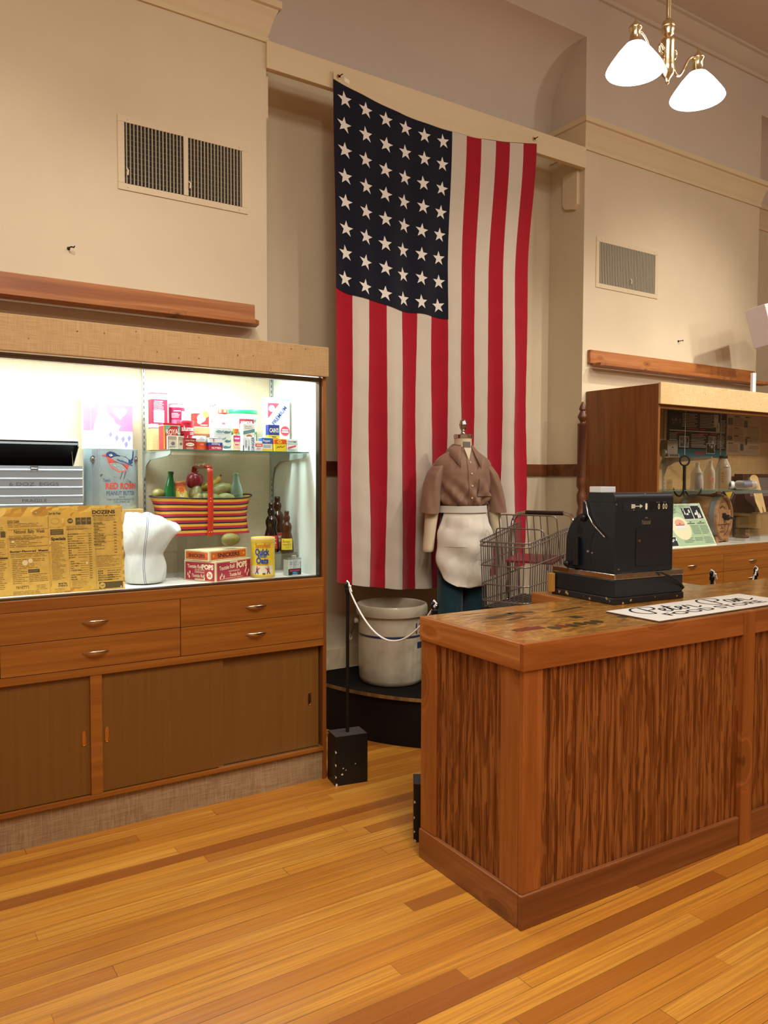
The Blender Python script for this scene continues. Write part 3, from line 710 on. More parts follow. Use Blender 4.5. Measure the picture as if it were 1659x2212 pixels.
    for z in (1.36, 1.29, 1.215, 1.14):
        A, B = ab(z); b = MB(); p = shirt_pt(.02, z, .008); b.cyl(p+Vector((.003, .002, 0)), p+Vector((.003, -.003, 0)), .0055, n=12); b.build('button', plain('#e8cdb4', .3), shirt, smooth=40)
    strip(.055, .145, 1.15, 1.262, .009, 8, 10).build('chest_pocket', SHIRT, shirt, smooth=60)
    # V of bare form in the open neck
    MB().add([(0, -.100, 1.37), (.026, -.077, 1.45), (-.026, -.077, 1.45)], [(0, 1, 2)]).build('neck_opening', FORM, t)
    # trousers
    HP = [(1.07, .140, .102), (1.0, .152, .108), (.93, .166, .118), (.85, .172, .120), (.76, .168, .115)]
    def ring(z, A, B, n=64, f=0): return [(A*(1+f*sin(7*j*2*pi/n))*sin(2*pi*j/n), -B*(1+f*sin(9*j*2*pi/n))*cos(2*pi*j/n), z) for j in range(n)]
    pt = MB().loft([ring(z, A, B, 64, .02) for z, A, B in HP], cap=False)
    for s in (-1, 1):
        pt.loft([[(s*cx+r*cos(b)*(1+.05*sin(4*b+z*9)), r2*sin(b)*(1+.05*sin(3*b+z*7)), z) for b in [2*pi*j/32 for j in range(32)]] for z, cx, r, r2 in ((.80, .076, .080, .106), (.74, .083, .086, .11), (.6, .085, .083, .10), (.4, .088, .080, .092), (.2, .09, .078, .088), (.03, .09, .080, .09))])
    pt.build('trousers', PANT, t, smooth=60)
    bs = MB()
    for s in (-1, 1): bs.box(s*.09-.045, -.14, 0, s*.09+.045, .08, .05)
    bs.build('shoes', plain('#1a1412', .4), t, bevel=.02)
    # apron
    def hip(z):
        for (z0, a0, b0), (z1, a1, b1) in zip(HP, HP[1:]):
            if z >= z1: k = (z0-z)/(z0-z1); return a0+(a1-a0)*max(0, k), b0+(b1-b0)*max(0, k)
        return HP[-1][1], HP[-1][2]
    def ap_pt(a, z, off):
        A, B = hip(z); f = sst(1.04, .96, z)*(.010*sst(1.0, .7, z)*sin(a*5+z*9)+.005*sin(a*11-z*22)+.005*sin(a*3+z*40))
        return Vector(((A+off+f)*sin(a), -(B+off+f)*cos(a), z))
    def ap(u, v):
        z = 1.065-.48*v; e = 1.18+.10*v; half_ = e*(1-max(0, (v-.45)/.55)**2.6*.999)**.5
        return ap_pt((u*2-1)*half_-.03, z, .014+.026*sst(0, .3, v))
    ap_ = MB().grid(36, 40, ap); apron = ap_.build('apron', APR, t, smooth=60); so = apron.modifiers.new('thick', 'SOLIDIFY'); so.thickness = .003; so.offset = 1
    MB().loft([[ap_pt(2*pi*j/64, z, o_) for j in range(64)] for z, o_ in ((1.046, .018), (1.048, .026), (1.068, .026), (1.088, .025), (1.090, .018))], cap=False).build('waistband', APR_HEM, apron, smooth=60)
    def pk(u, v):
        a = -.95+.85*u; z = 1.02-.18*v; return ap_pt(a, z, .032+.008*v+.003*sin(u*pi))
    MB().grid(12, 10, pk).build('apron_pocket', APR, apron, smooth=60)
    def pk2(u, v):
        a = .12+.8*u; z = .92-.16*v; return ap_pt(a, z, .036+.005*v+.002*sin(u*pi))
    MB().grid(12, 10, pk2).build('apron_pocket', APR, apron, smooth=60)
mannequin()
# ------------------------------------------------------------------ rope posts
BLK = plain('#0c0a09', .42, spec=.4); ROPEM = cloth('white_cotton_rope', '#f2eee6', 300, .15)
def chipped():
    m = NT('chipped_black_paint'); v = m.rnd(m.coord(), 1.0); d = m.noise(m.mapping(v, (16, 16, 16)), 1.0, 3, .6, .3)
    m.col(m.ramp(d, [(.715, hx('#0a0807')), (.73, hx('#d8cfc4'))], 'CONSTANT')); m.p(Roughness=.45); return m.m
CHIP = chipped()
def post(x, y, rz, lab):
    t = thing('rope_post', lab, 'stanchion', (x, y, 0), rz, 'black rope posts')
    wb = MB().box(-.085, -.058, 0, .085, .058, .245); rg = random.Random(int(x*100)); F = front(-.058); G = lambda u, v, w: (-.085-w, -u, v)
    for u, v, s in ((-.0845, .17, .008), (-.0845, .105, .007), (-.0845, .045, .007), (-.05, .055, .006), (-.045, .085, .004), (.02, .10, .003), (-.08, .006, .008), (-.03, .075, .003)):
        wb.blob([(max(-.085, u+s*rg.uniform(.5, 1.1)*cos(a)), v+s*rg.uniform(.4, 1.2)*sin(a)) for a in [2*pi*i/9 for i in range(9)]], F, 1, .0004)
    for u, v, s in ((.054, .172, .006), (.054, .106, .006), (.05, .05, .004), (-.05, .236, .006)): wb.blob([(min(.058, u+s*rg.uniform(.5, 1.1)*cos(a)), v+s*rg.uniform(.4, 1.2)*sin(a)) for a in [2*pi*i/9 for i in range(9)]], G, 1, .0004)
    wb.build('weighted_base', [CHIP, plain('#cfc5ba', .7)], t)
    MB().box(-.083, -.056, .2451, .083, .056, .2461).build('base_top_pad', plain('#3b3431', .8), t)
    MB().cyl((0, 0, .246), (0, 0, .955), .0085, n=14).build('pole', BLK, t, smooth=40)
    MB().lathe([(.011, .945), (.014, .948), (.014, .966), (.010, .970)], 16).build('collar', BLK, t, smooth=40)
    r = MB(); r.tube([(.0115*cos(a), 0, .983+.0115*sin(a)) for a in [2*pi*i/20 for i in range(20)]], .0072, 8, closed=True); r.build('ring', BLK, t, smooth=60)
    return t
PP = [(1.974, 3.335, radians(-10), 'black rope post with chipped base beside the lit cabinet'), (1.965, 2.605, radians(-34), 'black rope post mostly hidden behind the near end of the counter'),
      (3.955, 2.655, 0, 'black rope post top showing over the counter just right of the cash register'), (4.335, 2.625, 0, 'black rope post top showing over the counter near the right picture edge')]
for p in PP: post(*p)
def rope(a, b, sag, lab, ends=True):
    A = Vector((a[0], a[1], .984)); B = Vector((b[0], b[1], .984)); m = MB()
    pts = [A.lerp(B, i/30)+Vector((0, 0, -sag*4*(i/30)*(1-i/30)-.012*sin(i/30*pi*6)*0)) for i in range(31)]
    m.tube([A+Vector((0, .012, .0)), A+Vector((0, .004, .021)), A+Vector((0, -.012, .012))]+pts[1:30]+[B+Vector((0, -.012, .012)), B+Vector((0, .004, .021)), B+Vector((0, .012, .0))], .0043, 8)
    for P, s in ((A, 1), (B, -1)):
        d = (B-A).normalized()*s; m.tube([P+Vector((0, -.011, .004)), P+d*.014+Vector((0, -.010, -.006)), P+d*.024+Vector((.002, -.012, -.03))], .0042, 8); m.ball(P+d*.012+Vector((0, -.011, -.003)), .0072)
    tag(m.build('rope', ROPEM, smooth=60), lab, 'rope', 'white barrier ropes')
rope(PP[0], PP[1], .21, 'white rope sagging between the rope posts in front of the crock')
rope(PP[2], PP[3], .24, 'white rope between the two rope posts right of the cash register')
# ------------------------------------------------------------------ shopping cart
def cart():
    t = thing('shopping_cart', 'old chrome wire shopping cart with a red child seat beside the mannequin', 'cart', (2.873, 3.40, PZ), atan2(-.907, .42)+pi)
    # local: +x runs from the front right corner to the front left, +y away from the room towards the handle
    WIRE = plain('#8d857c', .3, .6); CR = metal('cart_chrome', '#d6d0ca', .1)
    W = .30; L = .62; zb = .50; wr, br = .0032, .0045
    # work in frame: u across (0 left front .. W right front), l along to the back
    def P(u, l, z): return Vector((-(u+.11*l*max(0, u)/.30), -l, z))
    def rim(z0, rise, ins, back=True, r=br, Lx=L):
        c = .025; a = []
        for (u, l) in ((ins, Lx), (ins, c+ins), (ins+.008, ins+.008), (ins+c, ins), (W-ins-c, ins), (W-ins-.008, ins+.008), (W-ins, ins+c), (W-ins, Lx)): a.append(P(u, l, z0+rise*l/L))
        return a
    b = MB()
    for z0, rise, ins in ((.868, .085, 0), (.845, .085, .0), (.735, .06, .004), (.628, .03, .008), (.535, .0, .012)): MB().tube(rim(z0, rise, ins), br, 6).build('basket_band', WIRE, t, smooth=60)
    def wire(p): MB().tube(p, wr, 5).build('basket_wire', WIRE, t, smooth=60)
    n = 11
    for i in range(1, n):
        u = W*i/n; wire([P(u, 0, .87), P(.012+(W-.024)*i/n, .012, zb)])
    for k in range(1, 22):
        l = L*k/22
        for u, s in ((0, 1), (W, -1)): wire([P(u, l, .868+.085*l/L), P(u+s*.012, .012+l*.97, zb)])
    for i in range(1, n): wire([P(.012+(W-.024)*i/n, .012, zb), P(.012+(W-.024)*i/n, L*.98, zb)])
    MB().add([P(.012, .012, zb-.003), P(W-.012, .012, zb-.003), P(W-.012, .62, zb-.003), P(.012, .62, zb-.003), P(.012, .012, zb-.02), P(W-.012, .012, zb-.02), P(W-.012, .62, zb-.02), P(.012, .62, zb-.02)], [(0, 1, 2, 3), (4, 7, 6, 5), (0, 4, 5, 1), (1, 5, 6, 2), (2, 6, 7, 3), (3, 7, 4, 0)]).build('bottom_tray', plain('#3a332d', .4, .6), t)
    fr = MB()   # seat back frames
    for l0, l1, zt, u0 in ((.30, .34, 1.01, -.012), (.20, .22, .935, .014)):
        pts = [P(u0, l1+.04, .70), P(u0, l0+.01, zt-.02), P(u0+.008, l0, zt-.004), P(u0+.03, l0, zt), P(W-u0-.03, l0, zt), P(W-u0-.008, l0, zt-.004), P(W-u0, l0+.01, zt-.02), P(W-u0, l1+.04, .70)]
        MB().tube(pts, .0042, 6).build('seat_back_frame', WIRE, t, smooth=60)
    for i in range(1, 8): MB().tube([P(W*i/8, .30, 1.01), P(W*i/8, .36, .72)], wr, 5).build('seat_back_wire', WIRE, t, smooth=60)
    MB().add([P(.02, .34, .735), P(W-.02, .34, .735), P(W-.02, .50, .765), P(.02, .50, .765), P(.02, .34, .722), P(W-.02, .34, .722), P(W-.02, .50, .752), P(.02, .50, .752)], [(0, 1, 2, 3), (7, 6, 5, 4), (0, 4, 5, 1), (1, 5, 6, 2), (2, 6, 7, 3), (3, 7, 4, 0)]).build('child_seat', plain('#8a2b33', .35), t)
    h = MB(); MB().tube([P(-.01, .40, .02), P(-.01, .44, .45), P(-.012, .50, .90), P(-.01, .53, .97), P(.01, .55, 1.005), P(.05, .56, 1.015)], .012, 12).build('handle_upright', CR, t, smooth=60)
    h.tube([P(W+.01, .40, .02), P(W+.01, .44, .45), P(W+.012, .50, .90), P(W+.01, .53, .97), P(W-.01, .55, 1.005), P(W-.05, .56, 1.015)], .012, 12); h.build('handle_upright', CR, t, smooth=60)
    MB().cyl(P(.05, .56, 1.015), P(W-.05, .56, 1.015), .0135, n=14).build('handle_bar', plain('#2b2320', .35), t, smooth=40)
    for u in (.03, W-.03):
        for p in ([P(u, .10, .06), P(u, .34, .50)], [P(u, .40, .06), P(u, .14, .49)]): MB().tube(p, .008, 8).build('leg', CR, t, smooth=60)
    MB().tube([P(.03, .08, .07), P(W-.03, .08, .07)], .008, 8).build('axle', CR, t, smooth=60)
    for u in (.03, W-.03):
        for l in (.09, .41):
            MB().cyl(P(u-.012, l, .04), P(u+.012, l, .04), .04, n=20).build('wheel', BLK, t, smooth=40, bevel=.003)
    return t
cart()
# ------------------------------------------------------------------ cash register
def register():
    t = thing('cash_register', 'old black cash register with chrome band standing on the counter', 'cash register', (2.672, 2.257, .9715), radians(-3.6))
    CR_ = metal('register_chrome', '#cfc8c0', .12); K = NT('black_crinkle_enamel'); K.col(hx('#10151b')); K.p(Roughness=.42); K.bump(K.noise(K.coord(), 260, 3, .6), .25, .001); K = K.m
    kick = NT('worn_black_plinth'); v = kick.coord(); n = kick.noise(v, 34, 4, .6); kick.col(kick.ramp(n, [(.635, hx('#0d0d0e')), (.65, hx('#b08a55'))], 'CONSTANT')); kick.p(Roughness=.5)
    MB().box(-.004, -.004, 0, .434, .396, .030).build('plinth', kick.m, t, bevel=.004)
    MB().box(0, 0, .030, .43, .392, .108).build('cash_drawer_case', K, t, bevel=.004)
    MB().box(-.003, -.003, .108, .433, .395, .134).build('chrome_band', CR_, t, bevel=.004)
    prof = [(0, 0), (.302, 0), (.302, .03), (.300, .13), (.292, .165), (.275, .20), (.25, .23), (.218, .25), (.198, .256), (.198, .312), (.166, .318), (.162, .349), (.022, .350), (.010, .345), (.003, .336), (0, .324)]
    B = MB(Matrix.Translation((.006, .010, .1345))); B.prism(prof, 0, .365, 'X'); body = B.build('body', K, t, smooth=35, bevel=.003)
    F = front(.010-.0002); z0 = .1345; ux = .006
    wn = MB(); wn.rect(ux+.044, z0+.268, ux+.332, z0+.312, F, 0, .0008); wi = wn.build('indicator_window', plain('#22262a', .12), t)
    a = MB(); zc = z0+.291
    a.rect(ux+.094, zc-.0018, ux+.150, zc+.0018, F, 0, .0014); a.blob([(ux+.148, zc-.009), (ux+.166, zc), (ux+.148, zc+.009)], F, 0, .0014)
    for k in range(2): a.blob([(ux+.094+k*.010, zc-.009), (ux+.106+k*.010, zc-.009), (ux+.112+k*.010, zc), (ux+.106+k*.010, zc+.009), (ux+.094+k*.010, zc+.009), (ux+.099+k*.010, zc)], F, 0, .0014)
    a.build('arrow_mark', plain('#d8d2c0', .5), wi)
    a = MB(); a.blob([(ux+.188+.007*cos(q), zc-.002+.014*max(-1, min(1, 1.5*sin(q)))) for q in [2*pi*i/20 for i in range(20)]], F, 0, .0014); a.build('price_flag', plain('#e6dfca', .5), wi)
    a = MB(); a.rect(ux+.206, zc-.018, ux+.328, zc+.019, F, 1, .001)
    for u, s in ((.272, '0'), (.293, '.'), (.302, '0'), (.319, '0')): a.text(s, ux+u-.004, zc-(.003 if s != '.' else .013), .024 if s != '.' else .003, F, 0, width=.012 if s != '.' else .003, w=.0016, bold=.01)
    for u in (.262, .304): a.rect(ux+u-.012, zc+.0145, ux+u+.012, zc+.0165, F, 2, .0016)
    a.build('price_digits', [plain('#e9dfae', .5), plain('#15181b', .15), plain('#6f6f68', .5)], wi)
    lg = MB(); lg.text('National', ux+.190, z0+.222, .017, F, 0, width=.052, w=.0009, bold=.0); lg.rect(ux+.166, z0+.211, ux+.216, z0+.2125, F, 0, .0009); lg.blob([(ux+.178, z0+.235), (ux+.190, z0+.243), (ux+.202, z0+.235), (ux+.190, z0+.238)], F, 0, .0009); lg.build('name_badge', plain('#a89f88', .35, .6), t)
    d = MB(); d.box(ux+.128, .0085, z0+.028, ux+.350, .010, z0+.190); dr = d.build('access_door', K, t, bevel=.001)
    q = MB(); q.tube([F(u, v, .0016) for u, v in ((ux+.128, z0+.028), (ux+.128, z0+.19), (ux+.35, z0+.19), (ux+.35, z0+.028))], .0009, 5, closed=True); q.build('door_gap', plain('#050505', .8), dr)
    MB().cyl(F(ux+.146, z0+.138, 0), F(ux+.146, z0+.138, .006), .006, n=14).build('door_lock', BRASSP, dr, smooth=40)
    s = MB()
    for u, v in ((.024, .018), (.005, .30), (.11, .275), (.18, .345)): s.cyl(F(ux+u, z0+v, 0), F(ux+u, z0+v, .002), .003, n=10)
    S = side_l(.006)
    for y, zz in ((.168, .085), (.142, .080)): s.cyl(S(-y, z0+zz, 0), S(-y, z0+zz, .004), .0055 if y > .15 else .004, n=12)
    s.build('rivets', plain('#b9b4a8', .3, .8), t, smooth=40)
    # operator side details on the left cheek
    h = MB(); h.cyl(S(-.222, z0+.178, -.004), S(-.222, z0+.178, .0008), .019, n=24); h.build('spool_hole', plain('#020202', .9), t, smooth=40)
    h = MB(); h.ball(S(-.196, z0+.236, .006), .017); h.build('release_knob', BLK, t, smooth=60)
    h = MB(); h.tube([S(-.232, z0+.145, .012), S(-.225, z0+.08, .016), S(-.228, z0+.02, .016)], [.016, .013, .017], 10); h.build('crank_handle', BLK, t, smooth=60)
    h = MB(); h.cyl(S(-.255, z0+.024, .0), S(-.262, z0+.024, .034), .012, n=14); h.ball(S(-.262, z0+.024, .04), .015); h.build('crank_knob', BLK, t, smooth=60)
    c = MB(); c.tube([(.006-.001, .198, z0+.312), (-.004, .175, z0+.305), (-.006, .160, z0+.25), (-.006, .130, z0+.21), (-.006, .055, z0+.155)], .0034, 8); c.build('paper_cutter', CR_, t, smooth=50)
    g = MB(); pts = [S(-.15, z0+.02, .0006), S(-.155, z0+.11, .0006), S(-.14, z0+.16, .0006), S(-.115, z0+.205, .0006)]; g.tube(pts, .0011, 5); g.build('panel_seam', plain('#050505', .9), t); MB().tube([S(-.003, z0+.31, .0006), S(-.158, z0+.31, .0006)], .0011, 5).build('panel_seam', plain('#050505', .9), t)
    MB().box(.01, .10, z0+.350, .10, .17, z0+.376).build('card_slot', plain('#dcdfe0', .35), t, bevel=.002)
    MB().box(.03, .39, .03, .40, .405, .10).build('drawer_front', wood('till_wood', '#8a5a20', '#b07a30', '#c68f40', 'X'), t, bevel=.002)
    MB().box(-.024, .37, .012, -.004, .40, .10).build('drawer_rail', wood('till_wood_side', '#9a6a24', '#bb8434', '#cc9644', 'Z'), t, bevel=.002)
    MB().tube([F(ux+.235, z0-.004, .0), F(ux+.262, z0-.005, .03), F(ux+.31, z0-.03, .05), F(ux+.36, z0-.052, .045), F(ux+.43, z0-.085, .01), (.46, .05, .02), (.47, .2, .006), (.5, .42, .004)], .0052, 8).build('power_cord', BLK, t, smooth=60)
register()
# ------------------------------------------------------------------ counter sign
def catmull(P, n=7):
    out = []
    for i in range(len(P)-1):
        p0 = P[max(0, i-1)]; p1 = P[i]; p2 = P[i+1]; p3 = P[min(len(P)-1, i+2)]
        for k in range(n):
            s = k/n; out.append(tuple(.5*((2*b)+(-a+c)*s+(2*a-5*b+4*c-d)*s*s+(-a+3*b-3*c+d)*s**3) for a, b, c, d in zip(p0, p1, p2, p3)))
    out.append(P[-1]); return out
def stroke(mb, pts, wd, F, m=0, w=.001):
    pts = catmull(pts); L = []; R = []
    for i, p in enumerate(pts):
        a = pts[max(0, i-1)]; b = pts[min(len(pts)-1, i+1)]; dx, dy = b[0]-a[0], b[1]-a[1]; l = sqrt(dx*dx+dy*dy) or 1
        hw = wd*.5*(.75+.5*abs(dy/l)); L.append(F(p[0]-dy/l*hw, p[1]+dx/l*hw, w)); R.append(F(p[0]+dy/l*hw, p[1]-dx/l*hw, w))
    k = len(pts); mb.add(L+R, [(i, k+i, k+i+1, i+1) for i in range(k-1)], m)
GL = {'e': ([[(0, .18), (.22, .27), (.3, .42), (.2, .5), (.08, .4), (.06, .15), (.18, 0), (.35, .05), (.45, .18)]], .45),
      't': ([[(0, .18), (.2, .6), (.25, .85), (.18, .5), (.14, .12), (.22, 0), (.36, .06), (.45, .18)], [(.0, .58), (.45, .62)]], .45),
      'r': ([[(0, .18), (.14, .5), (.2, .42), (.32, .44), (.36, .42), (.34, .2), (.38, .03), (.5, .02), (.7, .15)]], .7),
      'a': ([[(.38, .42), (.2, .5), (.04, .3), (.06, .05), (.2, .02), (.34, .25), (.4, .48), (.36, .15), (.42, .0), (.55, .14)]], .55),
      'n': ([[(0, .14), (.12, .46), (.14, .2), (.12, 0), (.2, .3), (.34, .48), (.42, .38), (.4, .1), (.5, 0), (.72, .06), (.95, .2)]], .9),
      'P': ([[(.34, .95), (.30, .5), (.22, .0), (.05, -.05), (-.25, .2), (-.3, .6), (0, .95), (.5, 1.02), (.85, .85), (.75, .55), (.4, .45), (.22, .46)]], .8)}
def sign():
    t = thing('store_sign', 'flat white sign with black script lettering lying on the counter', 'sign', (2.494, 1.893, .9725), radians(-.4))
    W, D = .91, .258
    MB().box(-.0004, -.0004, 0, W+.0004, D+.0004, .0045).build('worn_edge', plain('#5a3a28', .8), t)
    F = top(.006); m = MB().box(0, 0, 0, W, D, .006); k = .122; y = .120; kx = .127
    for ch, x in zip('PeterPan', (.105, .203, .256, .308, .360, .542, .645, .710)):
        ss, wd = GL[ch]
        for s in ss: stroke(m, [(x+p[0]*kx+p[1]*.018, y+p[1]*k) for p in s], .0092, F, 1, .0008 if ch not in 'P' else .0006)
    m.text('FOOD', .285, .071, .050, F, 1, width=.30, bold=.015, w=.0005); m.text('STORE', .63, .071, .050, F, 1, width=.33, bold=.015, w=.0005); m.build('lettered_board', [plain('#e9e4da', .45), plain('#15201f', .5)], t)
sign()
# ------------------------------------------------------------------ turned wooden post
def spindle():
    t = thing('turned_wooden_post', 'tall turned dark wooden post standing between the flag and the right cabinet', 'post', (4.215, 3.87, 0))
    WD = wood('turned_post_wood', '#4a2412', '#6a3a1e', '#80502c', 'Z', 1, .4)
    p = [(.075, 0), (.08, .02), (.08, .05), (.05, .09), (.03, .12), (.032, .4), (.034, .85), (.036, 1.0), (.030, 1.06), (.037, 1.10), (.037, 1.14), (.024, 1.19), (.034, 1.24), (.034, 1.27), (.022, 1.31), (.034, 1.36), (.035, 1.40), (.022, 1.435), (.036, 1.46), (.036, 1.50), (.036, 1.52)]
    MB().lathe(p, 24).build('lower_shaft', WD, t, smooth=60)
    MB().lathe([(.034, 1.52), (.034, 1.885), (.036, 1.89), (.036, 1.90), (.030, 1.905)], 24).build('upper_shaft', WD, t, smooth=40)
    MB().lathe([(.022, 1.905), (.016, 1.915), (.034, 1.945), (.034, 1.955), (.020, 1.985), (.016, 1.995), (.025, 2.0), (.024, 2.015), (.014, 2.04), (.005, 2.056), (0, 2.06)], 24).build('finial', WD, t, smooth=60)
spindle()
# ------------------------------------------------------------------ pendant light
def pendant():
    t = thing('pendant_light', 'brass two-arm pendant light with glowing white glass shades', 'light', (3.11, 2.371, 5.06))
    BR = metal('polished_brass', '#e8d6ae', .18); GLOW = emit('opal_glass_glow', '#fbfaff', 9.0)
    z = -5.06
    MB().lathe([(.06, 5.055+z), (.06, 5.03+z), (.03, 5.01+z), (.012, 5.0+z)], 24).cyl((0, 0, 3.60+z), (0, 0, 5.02+z), .0115, n=14).build('stem', BR, t, smooth=40)
    MB().lathe([(.012, 3.625+z), (.026, 3.61+z), (.031, 3.595+z), (.031, 3.59+z), (.028, 3.588+z), (.031, 3.575+z), (.026, 3.553+z), (.010, 3.545+z), (.012, 3.536+z), (.030, 3.532+z), (.033, 3.52+z), (.031, 3.51+z), (.031, 3.415+z), (.033, 3.40+z), (.026, 3.375+z), (.012, 3.358+z), (.008, 3.345+z), (.009, 3.34+z), (0, 3.33+z)], 28).build('centre_column', BR, t, smooth=50)
    for s in (-1, 1):
        a = MB(); pts = [(s*.03, 0, 3.44+z), (s*.055, 0, 3.40+z), (s*.085, 0, 3.395+z), (s*.115, 0, 3.43+z), (s*.15, 0, 3.485+z), (s*.19, 0, 3.51+z), (s*.225, 0, 3.50+z)]
        a.tube(catmull(pts, 4), .006, 8); a.tube(catmull([(s*.03, 0, 3.48+z), (s*.05, 0, 3.50+z), (s*.062, 0, 3.485+z), (s*.055, 0, 3.465+z), (s*.04, 0, 3.46+z)], 4), .006, 8); a.build('arm', BR, t, smooth=60)
        M = Matrix.Translation((s*.225, 0, 0))
        MB().lathe([(.030, 3.448+z), (.026, 3.452+z), (.024, 3.50+z), (.030, 3.51+z), (.030, 3.52+z), (.014, 3.535+z), (.004, 3.548+z), (.003, 3.565+z), (0, 3.57+z)], 24, M=M).build('shade_holder', BR, t, smooth=50)
        sh = MB().lathe([(.028, 3.450+z), (.042, 3.444+z), (.074, 3.408+z), (.106, 3.364+z), (.121, 3.341+z), (.126, 3.329+z), (.122, 3.323+z), (.09, 3.318+z), (.05, 3.315+z), (0, 3.314+z)], 36, M=M); sh.build('glass_shade', GLOW, t, smooth=60)
pendant()
# ------------------------------------------------------------------ white box lamp above the right cabinet
def boxlamp():
    t = thing('box_lamp', 'white tilted box lamp on thin rods above the right cabinet at the picture edge', 'lamp', (5.98, 3.52, 2.15))
    MB().box(-.2, -.06, 0, .2, .06, .015).build('base', plain('#e4e2e2', .4), t, bevel=.003)
    for x in (-.03, .05): MB().cyl((x, 0, .01), (x, 0, .52), .008, n=10).build('rod', plain('#e8e6e6', .4), t, smooth=40)
    h = MB(Matrix.Translation((0, 0, .58)) @ Matrix.Rotation(radians(-8), 4, 'X') @ Matrix.Rotation(radians(-15), 4, 'Y')); h.box(-.21, -.085, -.14, .21, .085, .17); h.build('lamp_head', plain('#d8d2d4', .45), t, bevel=.006)
    MB().box(-.3, -.02, .0, -.26, .0, .18).build('switch_box', plain('#f2f0ee', .4), t)
boxlamp()
# ------------------------------------------------------------------ groceries in the lit cabinet
INK = '#20242c'
def tone(*cols): return [printed(c) for c in cols]
def carton(name, lab, cat, xc, y, z, w_, d, h, body, bands=(), prints=None, cols=(), rz=0, group=None, lid=None, lab_part='front_label'):
    """rectangular packet; (xc, y) is the middle of the front face, bands (v0, v1, colour) wrap the box; prints(mb, F, w, h) draws on the front"""
    t = thing(name, lab, cat, (xc, y, z), rz, group)
    MB().box(-w_/2, 0, 0, w_/2, d, h).build('body', printed(body), t, bevel=min(.0015, w_*.03))
    if bands:
        m = MB()
        for i, (a, b, c) in enumerate(bands): m.box(-w_/2-.0003, -.0003, a*h, w_/2+.0003, d+.0003, b*h, i)
        m.build('colour_bands', tone(*[c for _, _, c in bands]), t)
    if prints:
        m = MB(); prints(m, front(-.0004), w_, h); m.build(lab_part, tone(*cols), t)
    if lid: MB().box(-w_/2-.0015, -.0015, h-lid[0], w_/2+.0015, d+.0015, h+.001).build('lid', printed(lid[1], .3), t, bevel=.001)
    return t
def can(name, lab, cat, xc, y, z, r, h, body, bands=(), prints=None, cols=(), rz=0, group=None, lid=None, ry=None):
    """round tin; y is its nearest point"""
    t = thing(name, lab, cat, (xc, y+r*(ry or 1), z), rz, group); S = Matrix.Diagonal((1, ry or 1, 1, 1))
    MB(S).lathe([(r*.97, 0), (r, .001), (r, h-.001), (r*.97, h)], 36).build('body', printed(body, .35), t, smooth=40)
    if bands:
        m = MB(S)
        for i, (a, b, c) in enumerate(bands): m.lathe([(r+.0003, a*h), (r+.0003, b*h)], 36, i, cap=False)
        m.build('colour_bands', tone(*[c for _, _, c in bands]), t, smooth=40)
    if prints:
        m = MB(S); f0 = round_f(r+.0004); prints(m, f0, 2*r, h); m.build('front_label', tone(*cols), t)
    if lid: MB(S).lathe([(r*1.03, h-lid[0]), (r*1.04, h-.001), (r*1.0, h+.002), (0, h+.002)], 36).build('lid', printed(lid[1], .3), t, smooth=40)
    return t
SZ = 1.6475
G1 = 'spice tins and packets along the glass shelf'
def P_(*ops):
    def f(m, F, w, h):
        for o in ops: o(m, F, w, h)
    return f
def tx(s, u, v, hh, mi=0, wd=None, rot=0, bold=.012, lay=.0006): return lambda m, F, w, h: m.text(s, u*w, v*h, hh*h, F, mi, width=wd*w if wd else None, bold=bold, rot=rot, w=lay)
def rc(a, b, c, d, mi=0, lay=.0003, n=6): return lambda m, F, w, h: m.rect(a*w, b*h, c*w, d*h, F, mi, lay, n)
def di(u, v, r, mi=0, lay=.0004, ry=None): return lambda m, F, w, h: m.disc(u*w, v*h, r*w, F, mi, lay, 20, ry*h if ry else None)
def li(a, c, v0, dv, n, mi=0): return lambda m, F, w, h: m.lines(a*w, c*w, v0*h, dv*h, n, F, mi, .35)
def bl(pts, mi=0, lay=.0005): return lambda m, F, w, h: m.blob([(a*w, b*h) for a, b in pts], F, mi, lay)
carton('spice_packet', 'small beige spice packet at the left end of the glass shelf', 'spice packet', 1.173, 3.572, SZ, .043, .03, .063, '#cfc6b2', (), P_(rc(-.4, .72, .4, .95, 1), di(.05, .42, .2, 2), li(-.35, .35, .2, .07, 2, 0), rc(-.46, .02, -.42, .98, 0)), (INK, '#a89f8c', '#6d6a78'), radians(-8), G1)
carton('spice_packet', 'second small beige spice packet, left of the red cream tartar tin', 'spice packet', 1.219, 3.59, SZ, .028, .03, .063, '#c9c1ac', (), P_(rc(-.4, .72, .4, .95, 1), di(.0, .42, .2, 2)), (INK, '#a39a88', '#6d6a78'), radians(-8), G1)
carton('spice_tin', 'red tin with oval white cream tartar label', 'spice tin', 1.256, 3.57, SZ, .056, .03, .053, '#a32a22', (), P_(di(0, .45, .36, 1, .0003, .16), tx('Cream Tartar', 0, .82, .14, 1, .8), tx('CREAM TARTAR', 0, .45, .07, 0, .5), li(-.3, .3, .16, .08, 2, 1)), (INK, '#eadfc8'), 0, G1, (.004, '#8a2018'))
can('spice_jar', 'clear spice jar with white lid and orange contents', 'jar', 1.313, 3.575, SZ, .031, .064, '#d5541f', ((.6, .8, '#cfd6da'), (.02, .6, '#d8531c')), P_(rc(-.2, .3, .25, .5, 1), li(-.1, .2, .44, .06, 2, 0)), ('#f0e2d0', '#c8431a'), 0, G1, (.014, '#e9ecee'))
